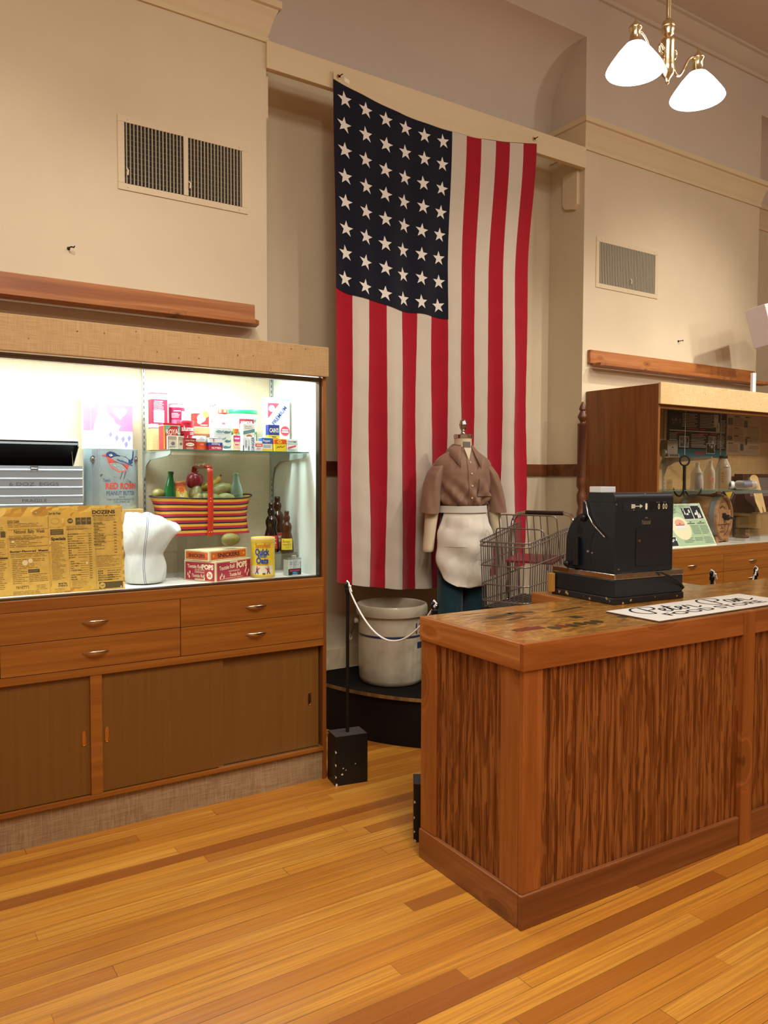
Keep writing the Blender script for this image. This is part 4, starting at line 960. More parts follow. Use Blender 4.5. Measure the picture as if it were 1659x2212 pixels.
carton('spice_tin', 'white, blue and red tin marked nutmeg', 'spice tin', 1.382, 3.57, SZ, .068, .038, .058, '#dfe6ea', ((.02, .38, '#b3123a'), (.38, .62, '#23479c')), P_(tx('S', -.15, .82, .24, 1, .13), tx('Schilling', 0, .5, .16, 0, .6), tx('NUTMEG', .05, .18, .16, 0, .7)), ('#f4f0ea', '#c01b38'), 0, G1, (.003, '#c9cdd2'))
def extract():
    t = thing('extract_bottle', 'small bottle with orange cap and pink and beige label', 'bottle', (1.502, 3.60, SZ), 0, G1)
    MB().box(-.019, 0, 0, .019, .026, .078).build('body', printed('#d9b98c', .3), t, bevel=.005, seg=3)
    MB().cyl((0, .013, .078), (0, .013, .09), .011, n=18).build('neck', printed('#cfae84', .3), t, smooth=40)
    MB().cyl((0, .013, .088), (0, .013, .108), .0155, n=20).build('cap', printed('#e0702a', .35), t, smooth=40, bevel=.001)
    m = MB(); F = front(-.0004); m.rect(-.018, .045, .018, .075, F, 0); m.rect(-.018, .004, .018, .042, F, 1); m.rect(-.013, .057, .013, .064, F, 2, .0007); m.rect(-.010, .027, .010, .033, F, 0, .0007); m.lines(-.015, .015, .018, .005, 2, F, 0)
    m.build('label', tone('#c83a86', '#e6cda6', '#f3e0ea'), t)
extract()
carton('spice_box', 'narrow white box with vertical marjoram lettering', 'spice box', 1.533, 3.562, SZ, .032, .026, .068, '#e4ecef', (), P_(tx('MARJORAM', .03, .5, .23*.42/.068*.032*1.6, 0, None, pi/2, .02), rc(-.5, .0, -.36, .4, 1), rc(.4, .05, .5, .35, 1)), ('#3f6d88', INK), 0, G1)
carton('spice_box', 'narrow white box with vertical ginger lettering', 'spice box', 1.566, 3.556, SZ, .029, .026, .068, '#e4ecf0', (), P_(tx('GINGER', .03, .5, .2, 0, None, pi/2, .02),), ('#3b6f9a', INK), 0, G1)
carton('spice_box', 'low white and red box between the ginger and pepper packets', 'spice box', 1.599, 3.556, SZ, .036, .03, .048, '#eee6df', ((.45, .75, '#cf3a3f'),), P_(rc(-.38, .55, .38, .65, 0, .0006), li(-.35, .35, .35, .08, 4, 1)), ('#f2e8e0', '#8a8790'), 0, G1)
carton('spice_tin', 'blue and white pepper tin with yellow foot', 'spice tin', 1.652, 3.575, SZ, .058, .034, .068, '#dfe9ef', ((.55, .98, '#2a63b5'), (.02, .2, '#e2c93a')), P_(tx('Pepper', -.05, .75, .17, 0, .7), tx('GROUND', 0, .42, .08, 1, .7), tx('PEPPER', 0, .3, .08, 1, .7)), ('#eef3f6', '#4a6a9a'), 0, G1, (.003, '#c3ccd4'))
carton('spice_tin', 'orange and yellow spice tin with round emblem', 'spice tin', 1.715, 3.555, SZ, .064, .036, .062, '#e3c51f', ((.6, .98, '#dd5a1c'),), P_(di(-.08, .78, .2, 0, .0004, .14), tx('A&P', -.08, .78, .12, 1, .2), bl([(-.35, .28), (-.2, .42), (-.12, .34), (.0, .46), (.1, .36), (.36, .46), (.36, .42), (.1, .31), (.0, .40), (-.12, .29), (-.2, .37), (-.32, .25)], 2)), ('#e8c02a', '#b3271c', '#3a2c1a'), 0, G1)
carton('spice_tin', 'white thyme tin at the right end of the glass shelf', 'spice tin', 1.781, 3.555, SZ, .064, .036, .062, '#dde6e2', (), P_(tx('THYME', -.02, .8, .14, 0, .78), rc(-.5, .62, .5, .64, 0), bl([(-.42, .2), (.3, .42), (.34, .55), (-.38, .36)], 1), li(-.4, .35, .16, .07, 2, 0)), ('#4d7d84', '#d8455a'), 0, G1)
G2 = 'tins and boxes in the rows behind'
carton('baking_powder_tin', 'teal and red tin with curved white lettering and yellow side at the shelf left end', 'tin', 1.198, 3.655, SZ, .082, .06, .125, '#b92a2a', ((.9, .97, '#d9d6c0'),), P_(rc(-.5, .03, -.42, .9, 1), rc(.36, .03, .5, .9, 2), bl([(-.40, .9), (-.05, .9), (-.40, .6)], 2), tx('ROYAL', .08, .68, .2, 0, .82, .1), di(.05, .36, .22, 3, .0005, .14), tx('BAKING', .1, .14, .09, 0, .6)), ('#f2ead8', '#dfb92c', '#6fae9c', '#c9764a'), radians(4), G2, (.008, '#c4203a'))
can('baking_powder_can', 'round red can with white lettering beside the teal and red tin', 'can', 1.278, 3.655, SZ, .040, .14, '#b81c34', (), P_(tx('alumet', .02, .74, .17, 0, .86, 0, .02), bl([(-.5, .46), (-.3, .56), (.05, .5), (.1, .2), (-.5, .2)], 1), bl([(-.05, .5), (.25, .42), (.34, .1), (-.02, .05), (-.15, .25)], 2), li(.1, .45, .6, .05, 2, 0)), ('#f3ece4', '#2b1a1a', '#c9d4e4'), 0, G2, (.010, '#c62840'))
carton('mustard_box', 'white box with small brown emblem behind the marjoram packet', 'box', 1.585, 3.645, SZ, .064, .04, .138, '#ece6dc', (), P_(li(-.35, .35, .9, .06, 2, 1), bl([(-.48, .72), (.48, .82), (.48, .7), (-.48, .6)], 2), di(.02, .52, .26, 0, .0005, .09), li(-.35, .35, .28, .06, 2, 1)), ('#b5733c', '#7a9a98', '#5f8a88'), 0, G2)
carton('fish_box', 'pale box printed with grey blue fish', 'box', 1.452, 3.66, SZ, .094, .05, .115, '#dde8e8', (), P_(*[bl([(u-.3*s, v), (u-.1*s, v+.07), (u+.18*s, v+.03), (u+.3*s, v+.09), (u+.27*s, v-.02), (u+.1*s, v-.05), (u-.15*s, v-.06)], k % 2) for k, (u, v, s) in enumerate(((-.15, .82, .8), (.25, .80, .7), (-.1, .52, 1), (.28, .42, .6), (-.2, .2, .9), (.22, .16, .8)))]), ('#7fa3a8', '#55808c'), 0, G2)
carton('stock_box', 'cream and brown low box under the potato packet', 'box', 1.382, 3.72, SZ, .108, .06, .117, '#cfae7c', ((.04, .72, '#a06a38'),), P_(bl([(-.3, .45), (.1, .45), (.05, .64), (-.05, .56), (-.12, .66), (-.2, .56), (-.27, .64)], 0), rc(.2, .5, .46, .58, 0), rc(-.4, .3, .45, .34, 0)), ('#eadfca',), 0, G2)
R1 = MB(); R1.box(-.075, 0, 0, .075, .09, .10)
for xx, yy, ww, lb in ((1.215, 3.76, .16, 'tan riser block lifting the tall red packet on the shelf'), (1.44, 3.80, .14, 'tan riser block lifting the potato packet on the shelf')):
    m = MB().box(-ww/2, 0, 0, ww/2, .09, .105 if xx < 1.3 else .122); place(tag(m.build('riser_block', woven('riser_cloth', '#c3a26c', '#d3b682', 300), bevel=.002), lb, 'riser', 'cloth covered risers'), (xx, yy, SZ))
carton('cracker_box', 'tall maroon packet covered in small white print on the tan riser', 'box', 1.178, 3.775, SZ+.1052, .078, .055, .172, '#93203f', ((.82, .97, '#e9e2e6'), (.03, .13, '#b9c8e6')), P_(rc(-.38, .17, .28, .52, 2), rc(-.34, .75, .2, .775, 0, .0006), li(-.36, .32, .72, .035, 6, 0), li(-.36, .26, .5, .022, 15, 1)), ('#ead6dc', '#5b4a86', '#cdb9d8'), 0, G2)
can('round_packet', 'round maroon can with white print right of the tall maroon packet', 'can', 1.275, 3.775, SZ+.1052, .039, .125, '#9a2348', ((.86, .97, '#e7dfe6'),), P_(rc(-.34, .7, .1, .74, 0, .0006), rc(.15, .35, .55, .72, 2), li(-.5, .05, .62, .05, 4, 0), li(-.5, .1, .36, .03, 9, 1), li(.17, .53, .68, .04, 7, 1)), ('#e9d4dd', '#bda3cc', '#d9c9e0'), 0, G2)
carton('potato_packet', 'white and red potato flake packet on the second riser', 'packet', 1.398, 3.80, SZ+.1225, .075, .05, .13, '#eee6da', ((.02, .52, '#cf2b2b'),), P_(tx('parslied', .0, .82, .10, 0, .76, .1, .0), tx('flakes', .02, .69, .10, 0, .6, .1, .0), di(-.02, .34, .30, 1, .0004, .16), di(.28, .5, .22, 2, .0005, .13), di(-.15, .2, .16, 1, .0005, .09), rc(-.1, .06, .4, .09, 3, .0006)), ('#3c3a3c', '#f0dfb4', '#e3c04a', '#f0e4d8'), 0, G2)
carton('salt_packet', 'white salt packet with grey drawing beside the potato packet', 'packet', 1.466, 3.82, SZ+.1225, .052, .045, .132, '#ebe8e4', (), P_(tx('Salt', .0, .87, .11, 0, .8, .05), *[bl([(u, v), (u+.04, v+.2), (u+.08, v)], 1) for u, v in ((-.3, .5), (-.1, .58), (.12, .5), (.3, .4), (-.2, .2))], li(-.4, .4, .4, .06, 5, 1)), ('#44506a', '#8e9098'), 0, G2)
carton('white_carton', 'plain white carton with small red mark behind the fish box', 'carton', 1.492, 3.745, SZ, .068, .05, .170, '#eeebe4', (), P_(rc(-.12, .8, .12, .86, 0), li(-.4, .4, .66, .03, 1, 1), rc(-.5, .93, .5, .94, 1)), ('#d8606a', '#a9b9b4'), 0, G2)
def redjar():
    t = thing('spice_jar', 'clear jar with red and white lid standing on the white carton', 'jar', (1.498, 3.77, SZ+.1702), 0, G2)
    MB().lathe([(.022, 0), (.024, .003), (.024, .014), (.018, .022)], 24).build('body', bottle_glass('jar_glass', '#d8dde0', .35), t, smooth=50)
    MB().lathe([(.024, .022), (.026, .024), (.026, .040), (.024, .042), (0, .042)], 24).build('lid', printed('#d2542c', .3), t, smooth=40)
    m = MB(); f = round_f(.0263)
    for a in (-.03, -.005, .02): m.rect(a, .026, a+.012, .038, f, 0, .0003, 3)
    m.build('lid_print', printed('#efe6da'), t)
redjar()
def lard():
    r = .081; t = thing('lard_pail', 'large white and green lard pail with green lid and dark red nameplate', 'pail', (1.616, 3.815, SZ), 0, G2)
    MB().lathe([(r*.93, 0), (r*.95, .002), (r, .19), (r, .2)], 44).build('body', printed('#ecefe8', .35), t, smooth=40)
    MB().lathe([(r*.951, .006), (r*.99, .105)], 44, cap=False, M=Matrix.Diagonal((1.004, 1.004, 1, 1))).build('green_band', printed('#1fa05a', .35), t, smooth=40)
    MB().lathe([(r*1.02, .196), (r*1.03, .198), (r*1.03, .214), (r*1.0, .217), (r*.96, .216), (0, .214)], 44).build('lid', printed('#27a566', .3), t, smooth=40)
    MB().lathe([(r*1.003, .176), (r*1.012, .178), (r*1.003, .181)], 44, cap=False).build('bead', printed('#e2e8e0', .35), t, smooth=60)
    m = MB(); f = round_f(r*1.0); m.rect(-.042, .122, .042, .168, f, 0, .0008, 10); m.text('ARMOUR', -.004, .145, .023, f, 1, .066, bold=.03, w=.0014)
    m.blob([(.052+.013*(1 if k % 2 == 0 else .42)*sin(pi*k/5), .162+.013*(1 if k % 2 == 0 else .42)*cos(pi*k/5)) for k in range(10)], f, 2, .0016); m.text('lard', .0, .07, .045, f, 1, .12, bold=.0, w=.001)
    m.build('nameplate', tone('#8d2335', '#f4f0e8', '#1f9a55'), t)
    MB().tube([(r*1.02*cos(a), r*1.02*sin(a)*.0-r*.1, .165-.075*sin(-a)) for a in [pi+pi*i/24 for i in range(25)]] if False else [(-r*1.02, 0, .165), (-r*1.1, -.02, .15), (-r*1.12, -.04, .12), (-r*1.05, -.06, .105)], .0015, 6).build('bail_handle', plain('#7a7470', .3, .8), t, smooth=60)
lard()
carton('cracker_carton', 'tall white cracker carton with diagonal blue lettering and teal top', 'carton', 1.785, 3.73, SZ, .136, .05, .285, '#ebe9e4', ((.95, .985, '#8fd0cb'),), P_(bl([(-.42, .9), (.06, .9), (-.42, .62)], 1), di(-.26, .8, .13, 0, .0006, .06), tx('PREMIUM', .06, .68, .072, 2, None, radians(52), .02), di(.3, .40, .19, 1, .0005, .09), rc(.18, .41, .42, .43, 0, .0008), rc(.16, .37, .44, .395, 0, .0008), bl([(.05, .2), (.2, .28), (.3, .22), (.42, .27), (.42, .06), (.1, .06)], 3)), ('#f0eee8', '#d0475a', '#2f55a4', '#d8b878'), 0, G2)
carton('mustard_tin', 'blue and yellow box with white lettering in front of the tall cracker carton', 'box', 1.722, 3.645, SZ, .062, .035, .138, '#2b3f94', ((.42, .62, '#e5cf35'),), P_(tx("CAIN'S", 0, .8, .15, 0, .8, 0, .03), rc(-.2, .54, .2, .57, 1, .0006), rc(-.36, .46, .36, .5, 1, .0006), rc(-.06, .05, .06, .4, 2), rc(-.2, .2, .2, .26, 2)), ('#f0ece4', '#3a3a3a', '#c9463c'), 0, G2)

# stand blocks hidden behind the board, then the board, the crate, the tin and the pink box
for x0, x1, y0, y1, z1, lb in ((.40, .83, 3.69, 3.93, 1.366, 'cloth covered riser under the egg crate'), (.845, 1.09, 3.755, 3.94, 1.366, 'cloth covered riser under the bird tin')):
    m = MB().box(x0, y0, 1.0225, x1, y1, z1); tag(m.build('riser_block', woven('riser_cloth_dark', '#b8935c', '#c9a870', 300), bevel=.002), lb, 'riser', 'cloth covered risers')
def adboard():
    W, H = 1.10, .372; t = thing('advert_board', 'strand board panel pasted with yellowed grocery newspaper adverts', 'board', (.94, 3.535, 1.0235), 0, rot=(radians(-3.5), radians(-.6), radians(-2.2)))
    MB().box(-W, 0, 0, 0, .011, H).build('board', osb_mat(), t)
    F = front(-.0003); m = MB(); rg = random.Random(11)
    def px(x, y): return ((x-1510)/1510*.94*.94 if False else (x-1540)*(.94-.439+.035)/1540, (1105-y+0)*.366/1015)
    def sheet(x0, y0, x1, y1, lay=.0004):
        a = px(x0, y1); b = px(x1, y0); m.rect(a[0], a[1], b[0], b[1], F, 0, lay)
    sheet(-300, 185, 660, 1090); sheet(655, 120, 815, 320); sheet(670, 330, 880, 1080); sheet(850, 210, 1160, 1045, .0006); sheet(1160, 110, 1520, 1090, .0005)
    def T(s, x0, y, x1, hpx, bold=.02): 
        a = px((x0+x1)/2, y); m.text(s, a[0], a[1], hpx*.366/1015, F, 1, (x1-x0)*.5360/1540, bold=bold, w=.0012)
    def Ls(x0, x1, y0, dy, n, rag=.3, th=.3):
        a = px(x0, y0); b = px(x1, y0); m.lines(a[0], b[0], a[1], dy*.366/1015, n, F, 2, th, rag, .0011, 4, rg)
    def R(x0, y0, x1, y1, mi=1, lay=.0011):
        a = px(x0, y1); b = px(x1, y0); m.rect(a[0], a[1], b[0], b[1], F, mi, lay)
    T('QUICK CLEAN', 200, 240, 330, 30); T('National  Baby  Week', 272, 362, 612, 42, .01); T('Butter-Flavored  Meats', 220, 585, 640, 22, .03); T("TRIVETT'S", 270, 1005, 415, 34, .0); T('Start the Week', 662, 155, 800, 30); T('Specials', 680, 462, 848, 34, .04)
    T('DOZENS', 1172, 155, 1448, 42, .04); T('of Point Free Items', 1170, 197, 1450, 18, .03); T('MARTIN', 748, 992, 845, 18, .03); T("O'NEAL'S", 742, 1018, 850, 18, .03)
    for i, s_ in enumerate(('SALAD DRESSING', 'KETCHUP', 'RELISH', 'HOT CROSS BUNS', 'EASTER EGG COLORING', 'EASTER EGGS', 'EASTER BASKETS', 'EGGS', 'PEAS', 'ROLLED OATS', 'MACARONI')): T(s_, 868+i, 410+i*28, 868+12*len(s_)*.75+i, 15, .02)
    for i, s_ in enumerate(('MASH', 'DAIRY FEED', 'CALF MEAL', 'SALT', 'OYSTER SHELL', '', 'CORN FLAKES', 'PRUNES', 'PEACHES')):
        if s_: T(s_, 895, 738+i*27, 895+11*len(s_), 15, .02)
    for i, s_ in enumerate(('CRANBERRIES', 'APPLES', 'CABBAGE', 'CAPES', 'LOCAL STORES', 'BARTLETT PEARS', 'SODA CRACKERS', 'MARMALADE')): T(s_, 1180, 290+i*37, 1180+10*len(s_), 16, .02)
    for i, s_ in enumerate(('SUGAR', 'FLOUR', "O'CLOCK COFFEE", 'WHITE HOUSE MILK', 'SODA CRACKERS')): T(s_, 1215, 875+i*27, 1215+13*len(s_), 17, .03)
    Ls(205, 600, 262, 18, 3); Ls(215, 640, 405, 17, 3); Ls(215, 640, 450, 20, 5, .5); Ls(225, 640, 615, 17, 3); Ls(240, 640, 680, 20, 6, .5); Ls(240, 420, 800, 22, 8, .5); Ls(420, 640, 860, 20, 5, .4); Ls(500, 640, 990, 16, 4, .4); Ls(240, 640, 1050, 14, 3)
    Ls(-30, 185, 590, 22, 20, .3); Ls(60, 190, 300, 22, 4); Ls(20, 110, 390, 20, 3); Ls(80, 190, 450, 20, 5)
    Ls(680, 850, 500, 17, 27, .5); Ls(700, 850, 1050, 14, 2); Ls(860, 1150, 315, 14, 4, .4); Ls(985, 1120, 412, 28, 11, .4, .2); Ls(1010, 1120, 740, 27, 9, .4, .2); Ls(1120, 1155, 412, 28, 20, .2, .35); Ls(905, 1130, 975, 14, 5)
    Ls(1180, 1450, 218, 14, 4, .2); Ls(1190, 1330, 308, 37, 9, .3, .2); Ls(1425, 1460, 285, 37, 11, .1, .3); Ls(1205, 1490, 690, 16, 9, .4); Ls(1330, 1500, 875, 27, 5, .2, .35)
    for x0, y0, x1, y1 in ((675, 345, 825, 410), (412, 800, 540, 840), (125, 350, 178, 415), (110, 645, 195, 665), (-5, 225, 25, 290), (-10, 500, 50, 560), (970, 215, 1030, 300), (1035, 215, 1095, 300), (1100, 215, 1155, 300), (-5, 1050, 45, 1115)): R(x0, y0, x1, y1, 3)
    for x0, y0, x1, y1 in ((685, 355, 815, 372), (690, 382, 800, 396), (985, 240, 1025, 262), (1048, 240, 1090, 262), (1110, 240, 1150, 262), (425, 815, 520, 825)): R(x0, y0, x1, y1, 2, .0014)
    R(1225, 1010, 1515, 1090, 3); c = px(1263, 1050); m.disc(c[0], c[1], .0125, F, 0, .0015); m.text('A&P', c[0], c[1], .008, F, 1, .018, w=.0018); Ls(1320, 1500, 1025, 16, 4, .2, .4)
    c = px(908, 250); m.disc(c[0], c[1], .0115, F, 3, .0012); m.text('A&P', c[0], c[1], .008, F, 0, .017, w=.0016)
    c = px(735, 250); m.tube([F(c[0]+.017*cos(a), c[1]+.012*sin(a), .0006) for a in [2*pi*i/16 for i in range(16)]], .0006, 4, 2, closed=True)
    for x0, x1, y in ((200, 660, 330), (200, 660, 430), (210, 660, 610), (1200, 1490, 440), (1200, 1490, 515), (1200, 1490, 690), (1210, 1510, 845), (850, 1160, 350)): R(x0, y, x1, y+3, 2)
    for x, y0, y1 in ((200, 430, 760), (430, 430, 550), (650, 190, 1085), (880, 330, 1050), (1120, 400, 960), (1195, 120, 1080)): R(x, y0, x+2, y1, 2)
    for x, y, r in ((255, 470, .006), (1088, 765, .005), (380, 720, .012), (440, 700, .010)): c = px(x, y); m.disc(c[0], c[1], r, F, 4, .0013, 7)
    o = m.build('newspaper_adverts', [printed('#cda145', .6, .14), plain('#3a2c12', .7), plain('#7d5f22', .7), plain('#54431d', .7), plain('#dcc28c', .7)], t)
    s = MB()
    for x, y in ((90, 130), (520, 140), (995, 120), (1435, 125), (1490, 1078), (795, 1138), (420, 1165)): c = px(x, y); s.cyl(F(c[0], c[1], .0), F(c[0], c[1], .002), .0035, n=8)
    s.build('screw_heads', plain('#e6e0d0', .25, .6), t)
adboard()
def eggcrate():
    t = thing('egg_crate', 'grey ribbed metal egg crate with its black lid propped open', 'crate', (.60, 3.70, 1.3665), radians(-1))
    AL = plain('#97a3b0', .38, .35)
    W, H, D = .40, .20, .2
    prof = [(0, 0)]
    for z in (.028, .066, .104, .142, .180): prof += [(0, z-.006), (-.004, z-.002), (-.004, z+.002), (0, z+.006)]
    prof += [(0, H), (D, H), (D, 0)]
    MB().prism([(y, z) for y, z in prof], -W/2, W/2, 'X').build('body', AL, t)
    m = MB(); F = front(-.0006); m.text('6 DOZ. EGGS', .0, .120, .015, F, 0, .20, bold=.0); m.text('FRAGILE', .0, .048, .013, F, 0, .10, bold=.0); m.build('embossed_lettering', plain('#5e666e', .5, .3), t)
    MB().tube([(-.012, -.006, .178), (-.012, -.008, .188), (.012, -.008, .188), (.012, -.006, .178)], .0025, 6).box(-.016, -.004, .183, .016, 0, .199).build('latch', metal('latch_steel', '#8d949a', .3), t)
    M = Matrix.Translation((0, D, H)) @ Matrix.Rotation(radians(-34), 4, 'X')
    l = MB(M); l.box(-W/2+.0, -D, 0, W/2-.01, 0, .004); l.box(-W/2, -D, -.02, W/2-.01, -D+.004, 0); l.box(-W/2, -D, -.03, -W/2+.004, 0, 0); l.box(W/2-.014, -D, -.03, W/2-.01, 0, 0); l.build('lid', plain('#17140f', .4, .3), t)
    MB(M).box(-W/2, -D-.006, -.004, W/2-.01, -D, .012).build('lid_rim', AL, t, bevel=.002)
    MB().tube([(W/2-.03, D-.1, .35), (W/2-.02, .1, .20)], .0012, 5).build('lid_stay', plain('#d8cba8', .6), t)
eggcrate()
def birdtin():
    t = thing('peanut_butter_pail', 'large oval pale blue tin pail printed with a bird and red lettering', 'pail', (.96, 3.83, 1.3665), radians(8))
    A, B, H = .128, .075, .283; S = Matrix.Diagonal((1, B/A, 1, 1))
    BLUE = printed('#a9bfc4', .35); MB(S).lathe([(A*.98, 0), (A, .003), (A, H-.004), (A*1.015, H), (A*.97, H+.001), (A*.96, H-.004), (A*.96, .01), (0, .01)], 56, cap=False).build('body', BLUE, t, smooth=40)
    f = lambda u, v, w: ((A+w)*sin(u/A), -(B+w)*cos(u/A), v)
    m = MB(); Bt = lambda a, b: ((a-.012)*1.28+.004, (b-.2)*1.22+.203)
    q = lambda P, mi, lay=.0012: m.blob([Bt(a, b) for a, b in P], f, mi, lay)
    X0 = .012
    # bird
    q([(X0-.042, .250), (X0-.030, .256), (X0-.016, .252), (X0+.0, .242), (X0+.03, .236), (X0+.05, .224), (X0+.068, .215), (X0+.05, .205), (X0+.02, .208), (X0-.01, .218), (X0-.03, .232), (X0-.046, .238)], 0)
    q([(X0+.048, .222), (X0+.062, .232), (X0+.066, .262), (X0+.072, .258), (X0+.070, .226), (X0+.056, .214)], 0)
    q([(X0-.042, .236), (X0-.026, .230), (X0-.008, .216), (X0+.02, .206), (X0+.045, .205), (X0+.038, .188), (X0+.02, .178), (X0-.0, .178), (X0-.02, .190), (X0-.036, .212)], 1)
    q([(X0-.062, .240), (X0-.044, .244), (X0-.044, .236)], 1)
    q([(X0-.034, .242), (X0-.026, .246), (X0-.020, .240), (X0-.028, .236)], 3, .0016); m.disc(*Bt(X0-.028, .241), .0026, f, 0, .002)
    for a, b in ((X0-.004, .228), (X0+.012, .224), (X0+.026, .218), (X0+.04, .214)): q([(a, b), (a+.024, b-.010), (a+.022, b-.013), (a-.002, b-.004)], 2, .0016)
    for a, b in ((X0-.02, .205), (X0-.006, .195), (X0+.012, .190)): q([(a, b), (a+.010, b-.004), (a+.009, b-.006)], 3, .0016)
    for a in (X0+.014, X0+.028): q([(a, .18), (a+.004, .18), (a-.006, .150), (a-.009, .150)], 4, .0014)
    q([(-.055, .166), (-.05, .170), (.0, .158), (.05, .148), (.068, .140), (.067, .136), (.045, .142), (-.005, .151), (-.055, .160)], 4, .0011)
    m.text("Tom's", -.052, .137, .015, f, 2, .034, w=.0012); m.text('RED ROBIN', .026, .110, .028, f, 1, .165, bold=.03, w=.0012); m.text('PEANUT BUTTER', .022, .076, .019, f, 2, .150, bold=.0, w=.0012)
    m.text('MADE BY', .022, .058, .006, f, 4, .03, w=.0012); m.text('TOM HUSTON PEANUT CO.', .022, .046, .009, f, 4, .15, bold=.0, w=.0012); m.text('COLUMBUS, GA.', .022, .034, .008, f, 4, .085, bold=.0, w=.0012)
    m.build('printed_label', tone('#2c3a66', '#c7483c', '#3f5878', '#dde6e4', '#5d5a58'), t)
    g = MB()
    for u in range(7): g.rect(-.125+u*.0055, .004, -.1225+u*.0055, H-.004, f, 0, .0008)
    g.build('side_stripes', printed('#8d9298', .35), t)
    for u, nm in ((-.118, 'l'), (.112, 'r')):
        e = MB(); c = f(u, .235, .004); e.tube([(c[0]+(.011*cos(a))*(.6 if nm == 'r' else 1), c[1]-.006*cos(a)*0, c[2]+.015*sin(a)) for a in [2*pi*i/18 for i in range(18)]], .0024, 6, closed=True); e.ball(c, .007, .004, .009); e.build('handle_ear', plain('#877d72', .35, .7), t, smooth=60)
birdtin()
def pinkbox():
    t = thing('candy_box', 'pink and white box with a seated figure and white heart, above the bird tin', 'box', (.965, 3.89, 1.651), radians(3))
    W, H, D = .235, .275, .035
    MB().box(-W/2, 0, 0, W/2, D, H).build('body', printed('#ece2da'), t, bevel=.002)
    F = front(-.0004); m = MB(); m.rect(-W/2+.001, .09, W/2-.001, .215, F, 0); m.rect(-W/2+.033, 0, -W/2+.035, H, F, 3, .0006)
    m.blob([(.055+.0021*16*sin(a)**3, .178+.0021*(13*cos(a)-5*cos(2*a)-2*cos(3*a)-cos(4*a))) for a in [2*pi*i/32 for i in range(32)]], F, 1, .0008)
    m.blob([(-.085, .05), (-.07, .10), (-.06, .145), (-.05, .165), (-.045, .205), (-.03, .215), (-.012, .205), (-.01, .18), (.02, .15), (.035, .125), (.05, .118), (.05, .09), (.02, .06), (-.03, .04)], F, 1, .0007)
    m.blob([(-.012, .105), (.05, .098), (.06, .116), (.0, .124)], F, 2, .0010); m.blob([(-.045, .205), (-.03, .212), (-.018, .205), (-.03, .2)], F, 4, .0011)
    for a, b in ((-.0, .075), (.03, .06), (.06, .055), (.09, .06), (.075, .03)): m.blob([(a, b), (a+.012, b+.012), (a+.018, b-.004), (a+.006, b-.02)], F, 4, .0009)
    m.build('front_picture', tone('#d97fa8', '#f2ece8', '#d9a0b8', '#c9b8b8', '#8d86b8'), t)
pinkbox()
def sack():
    t = thing('cloth_sack', 'bulging white cloth sack with a thin blue double stripe', 'sack', (1.06, 3.652, 1.0228), radians(-22))
    n = 56; rings = []
    P = [(0, .088, .062, 0, 0), (.012, .105, .075, 0, 0), (.05, .112, .078, .004, 0), (.09, .110, .076, .004, 0), (.125, .100, .068, 0, 0), (.140, .094, .062, -.002, 0), (.158, .104, .068, .002, 0), (.19, .125, .078, .012, 0), (.23, .135, .078, .022, 0), (.27, .135, .070, .030, 0), (.30, .130, .055, .028, 0), (.325, .118, .038, .02, 0), (.338, .10, .018, .012, 0)]
    for z, A, B, ox, oy in P:
        r = []
        for j in range(n):
            a = 2*pi*j/n; k = 1+.05*sin(3*a+z*20)+.03*sin(7*a-z*35)+.018*sin(12*a+z*50)
            r.append((ox+A*k*cos(a)+.05*sst(.2, .34, z)*cos(a)*max(0, cos(a)), oy+B*k*sin(a), z-(.06*sst(.2, .34, z))*max(0, cos(a))**2+.01*sin(5*a)*sst(.25, .33, z)))
        rings.append(r)
    m = NT('sack_cotton'); sp = m.n('ShaderNodeSeparateXYZ'); m.set(sp.inputs[0], m.coord())
    s = m.math('ADD', sp.outputs[0], m.math('MULTIPLY', m.math('SINE', m.math('MULTIPLY', sp.outputs[2], 16.0)), .010))
    d1 = m.math('LESS_THAN', m.math('ABSOLUTE', m.math('SUBTRACT', s, .012)), .0014); d2 = m.math('LESS_THAN', m.math('ABSOLUTE', m.math('SUBTRACT', s, .020)), .0014)
    m.col(m.mix(m.math('MAXIMUM', d1, d2), hx('#c4c7c2'), hx('#4d5878'))); m.p(Roughness=.9); m.bump(m.noise(m.mapping(m.coord(), (26, 26, 12)), 1, 4, .6, .8), .5, .01)
    o = MB().loft(rings).build('cloth', m.m, t, smooth=70, sub=1); t.scale = (.86, .95, .98)
sack()
# ------------------------------------------------------------------ striped basket on its clear stand
CLEAR = glass('clear_acrylic', (.99, .99, .985, 1), .35, .05, .25)
def clear_stand(name, lab, x, y, z, w_, d, h, rz=0, group='clear acrylic stands'):
    m = MB(); k = .004
    m.box(-w_/2, 0, h-k, w_/2, d, h); m.box(-w_/2, 0, 0, -w_/2+k, d, h-k); m.box(w_/2-k, 0, 0, w_/2, d, h-k)
    o = m.build(name, CLEAR); place(tag(o, lab, 'stand', group), (x, y, z), rz)
clear_stand('acrylic_stand', 'clear stand under the striped basket', 1.39, 3.70, 1.0225, .22, .15, .212)
clear_stand('acrylic_stand', 'low clear stand left of the candy boxes', 1.21, 3.76, 1.0225, .10, .08, .13)
clear_stand('acrylic_stand', 'clear stand under the brown syrup bottles', 1.79, 3.66, 1.0225, .15, .2, .105)
BX, BY, BZ = 1.385, 3.77, 1.2352
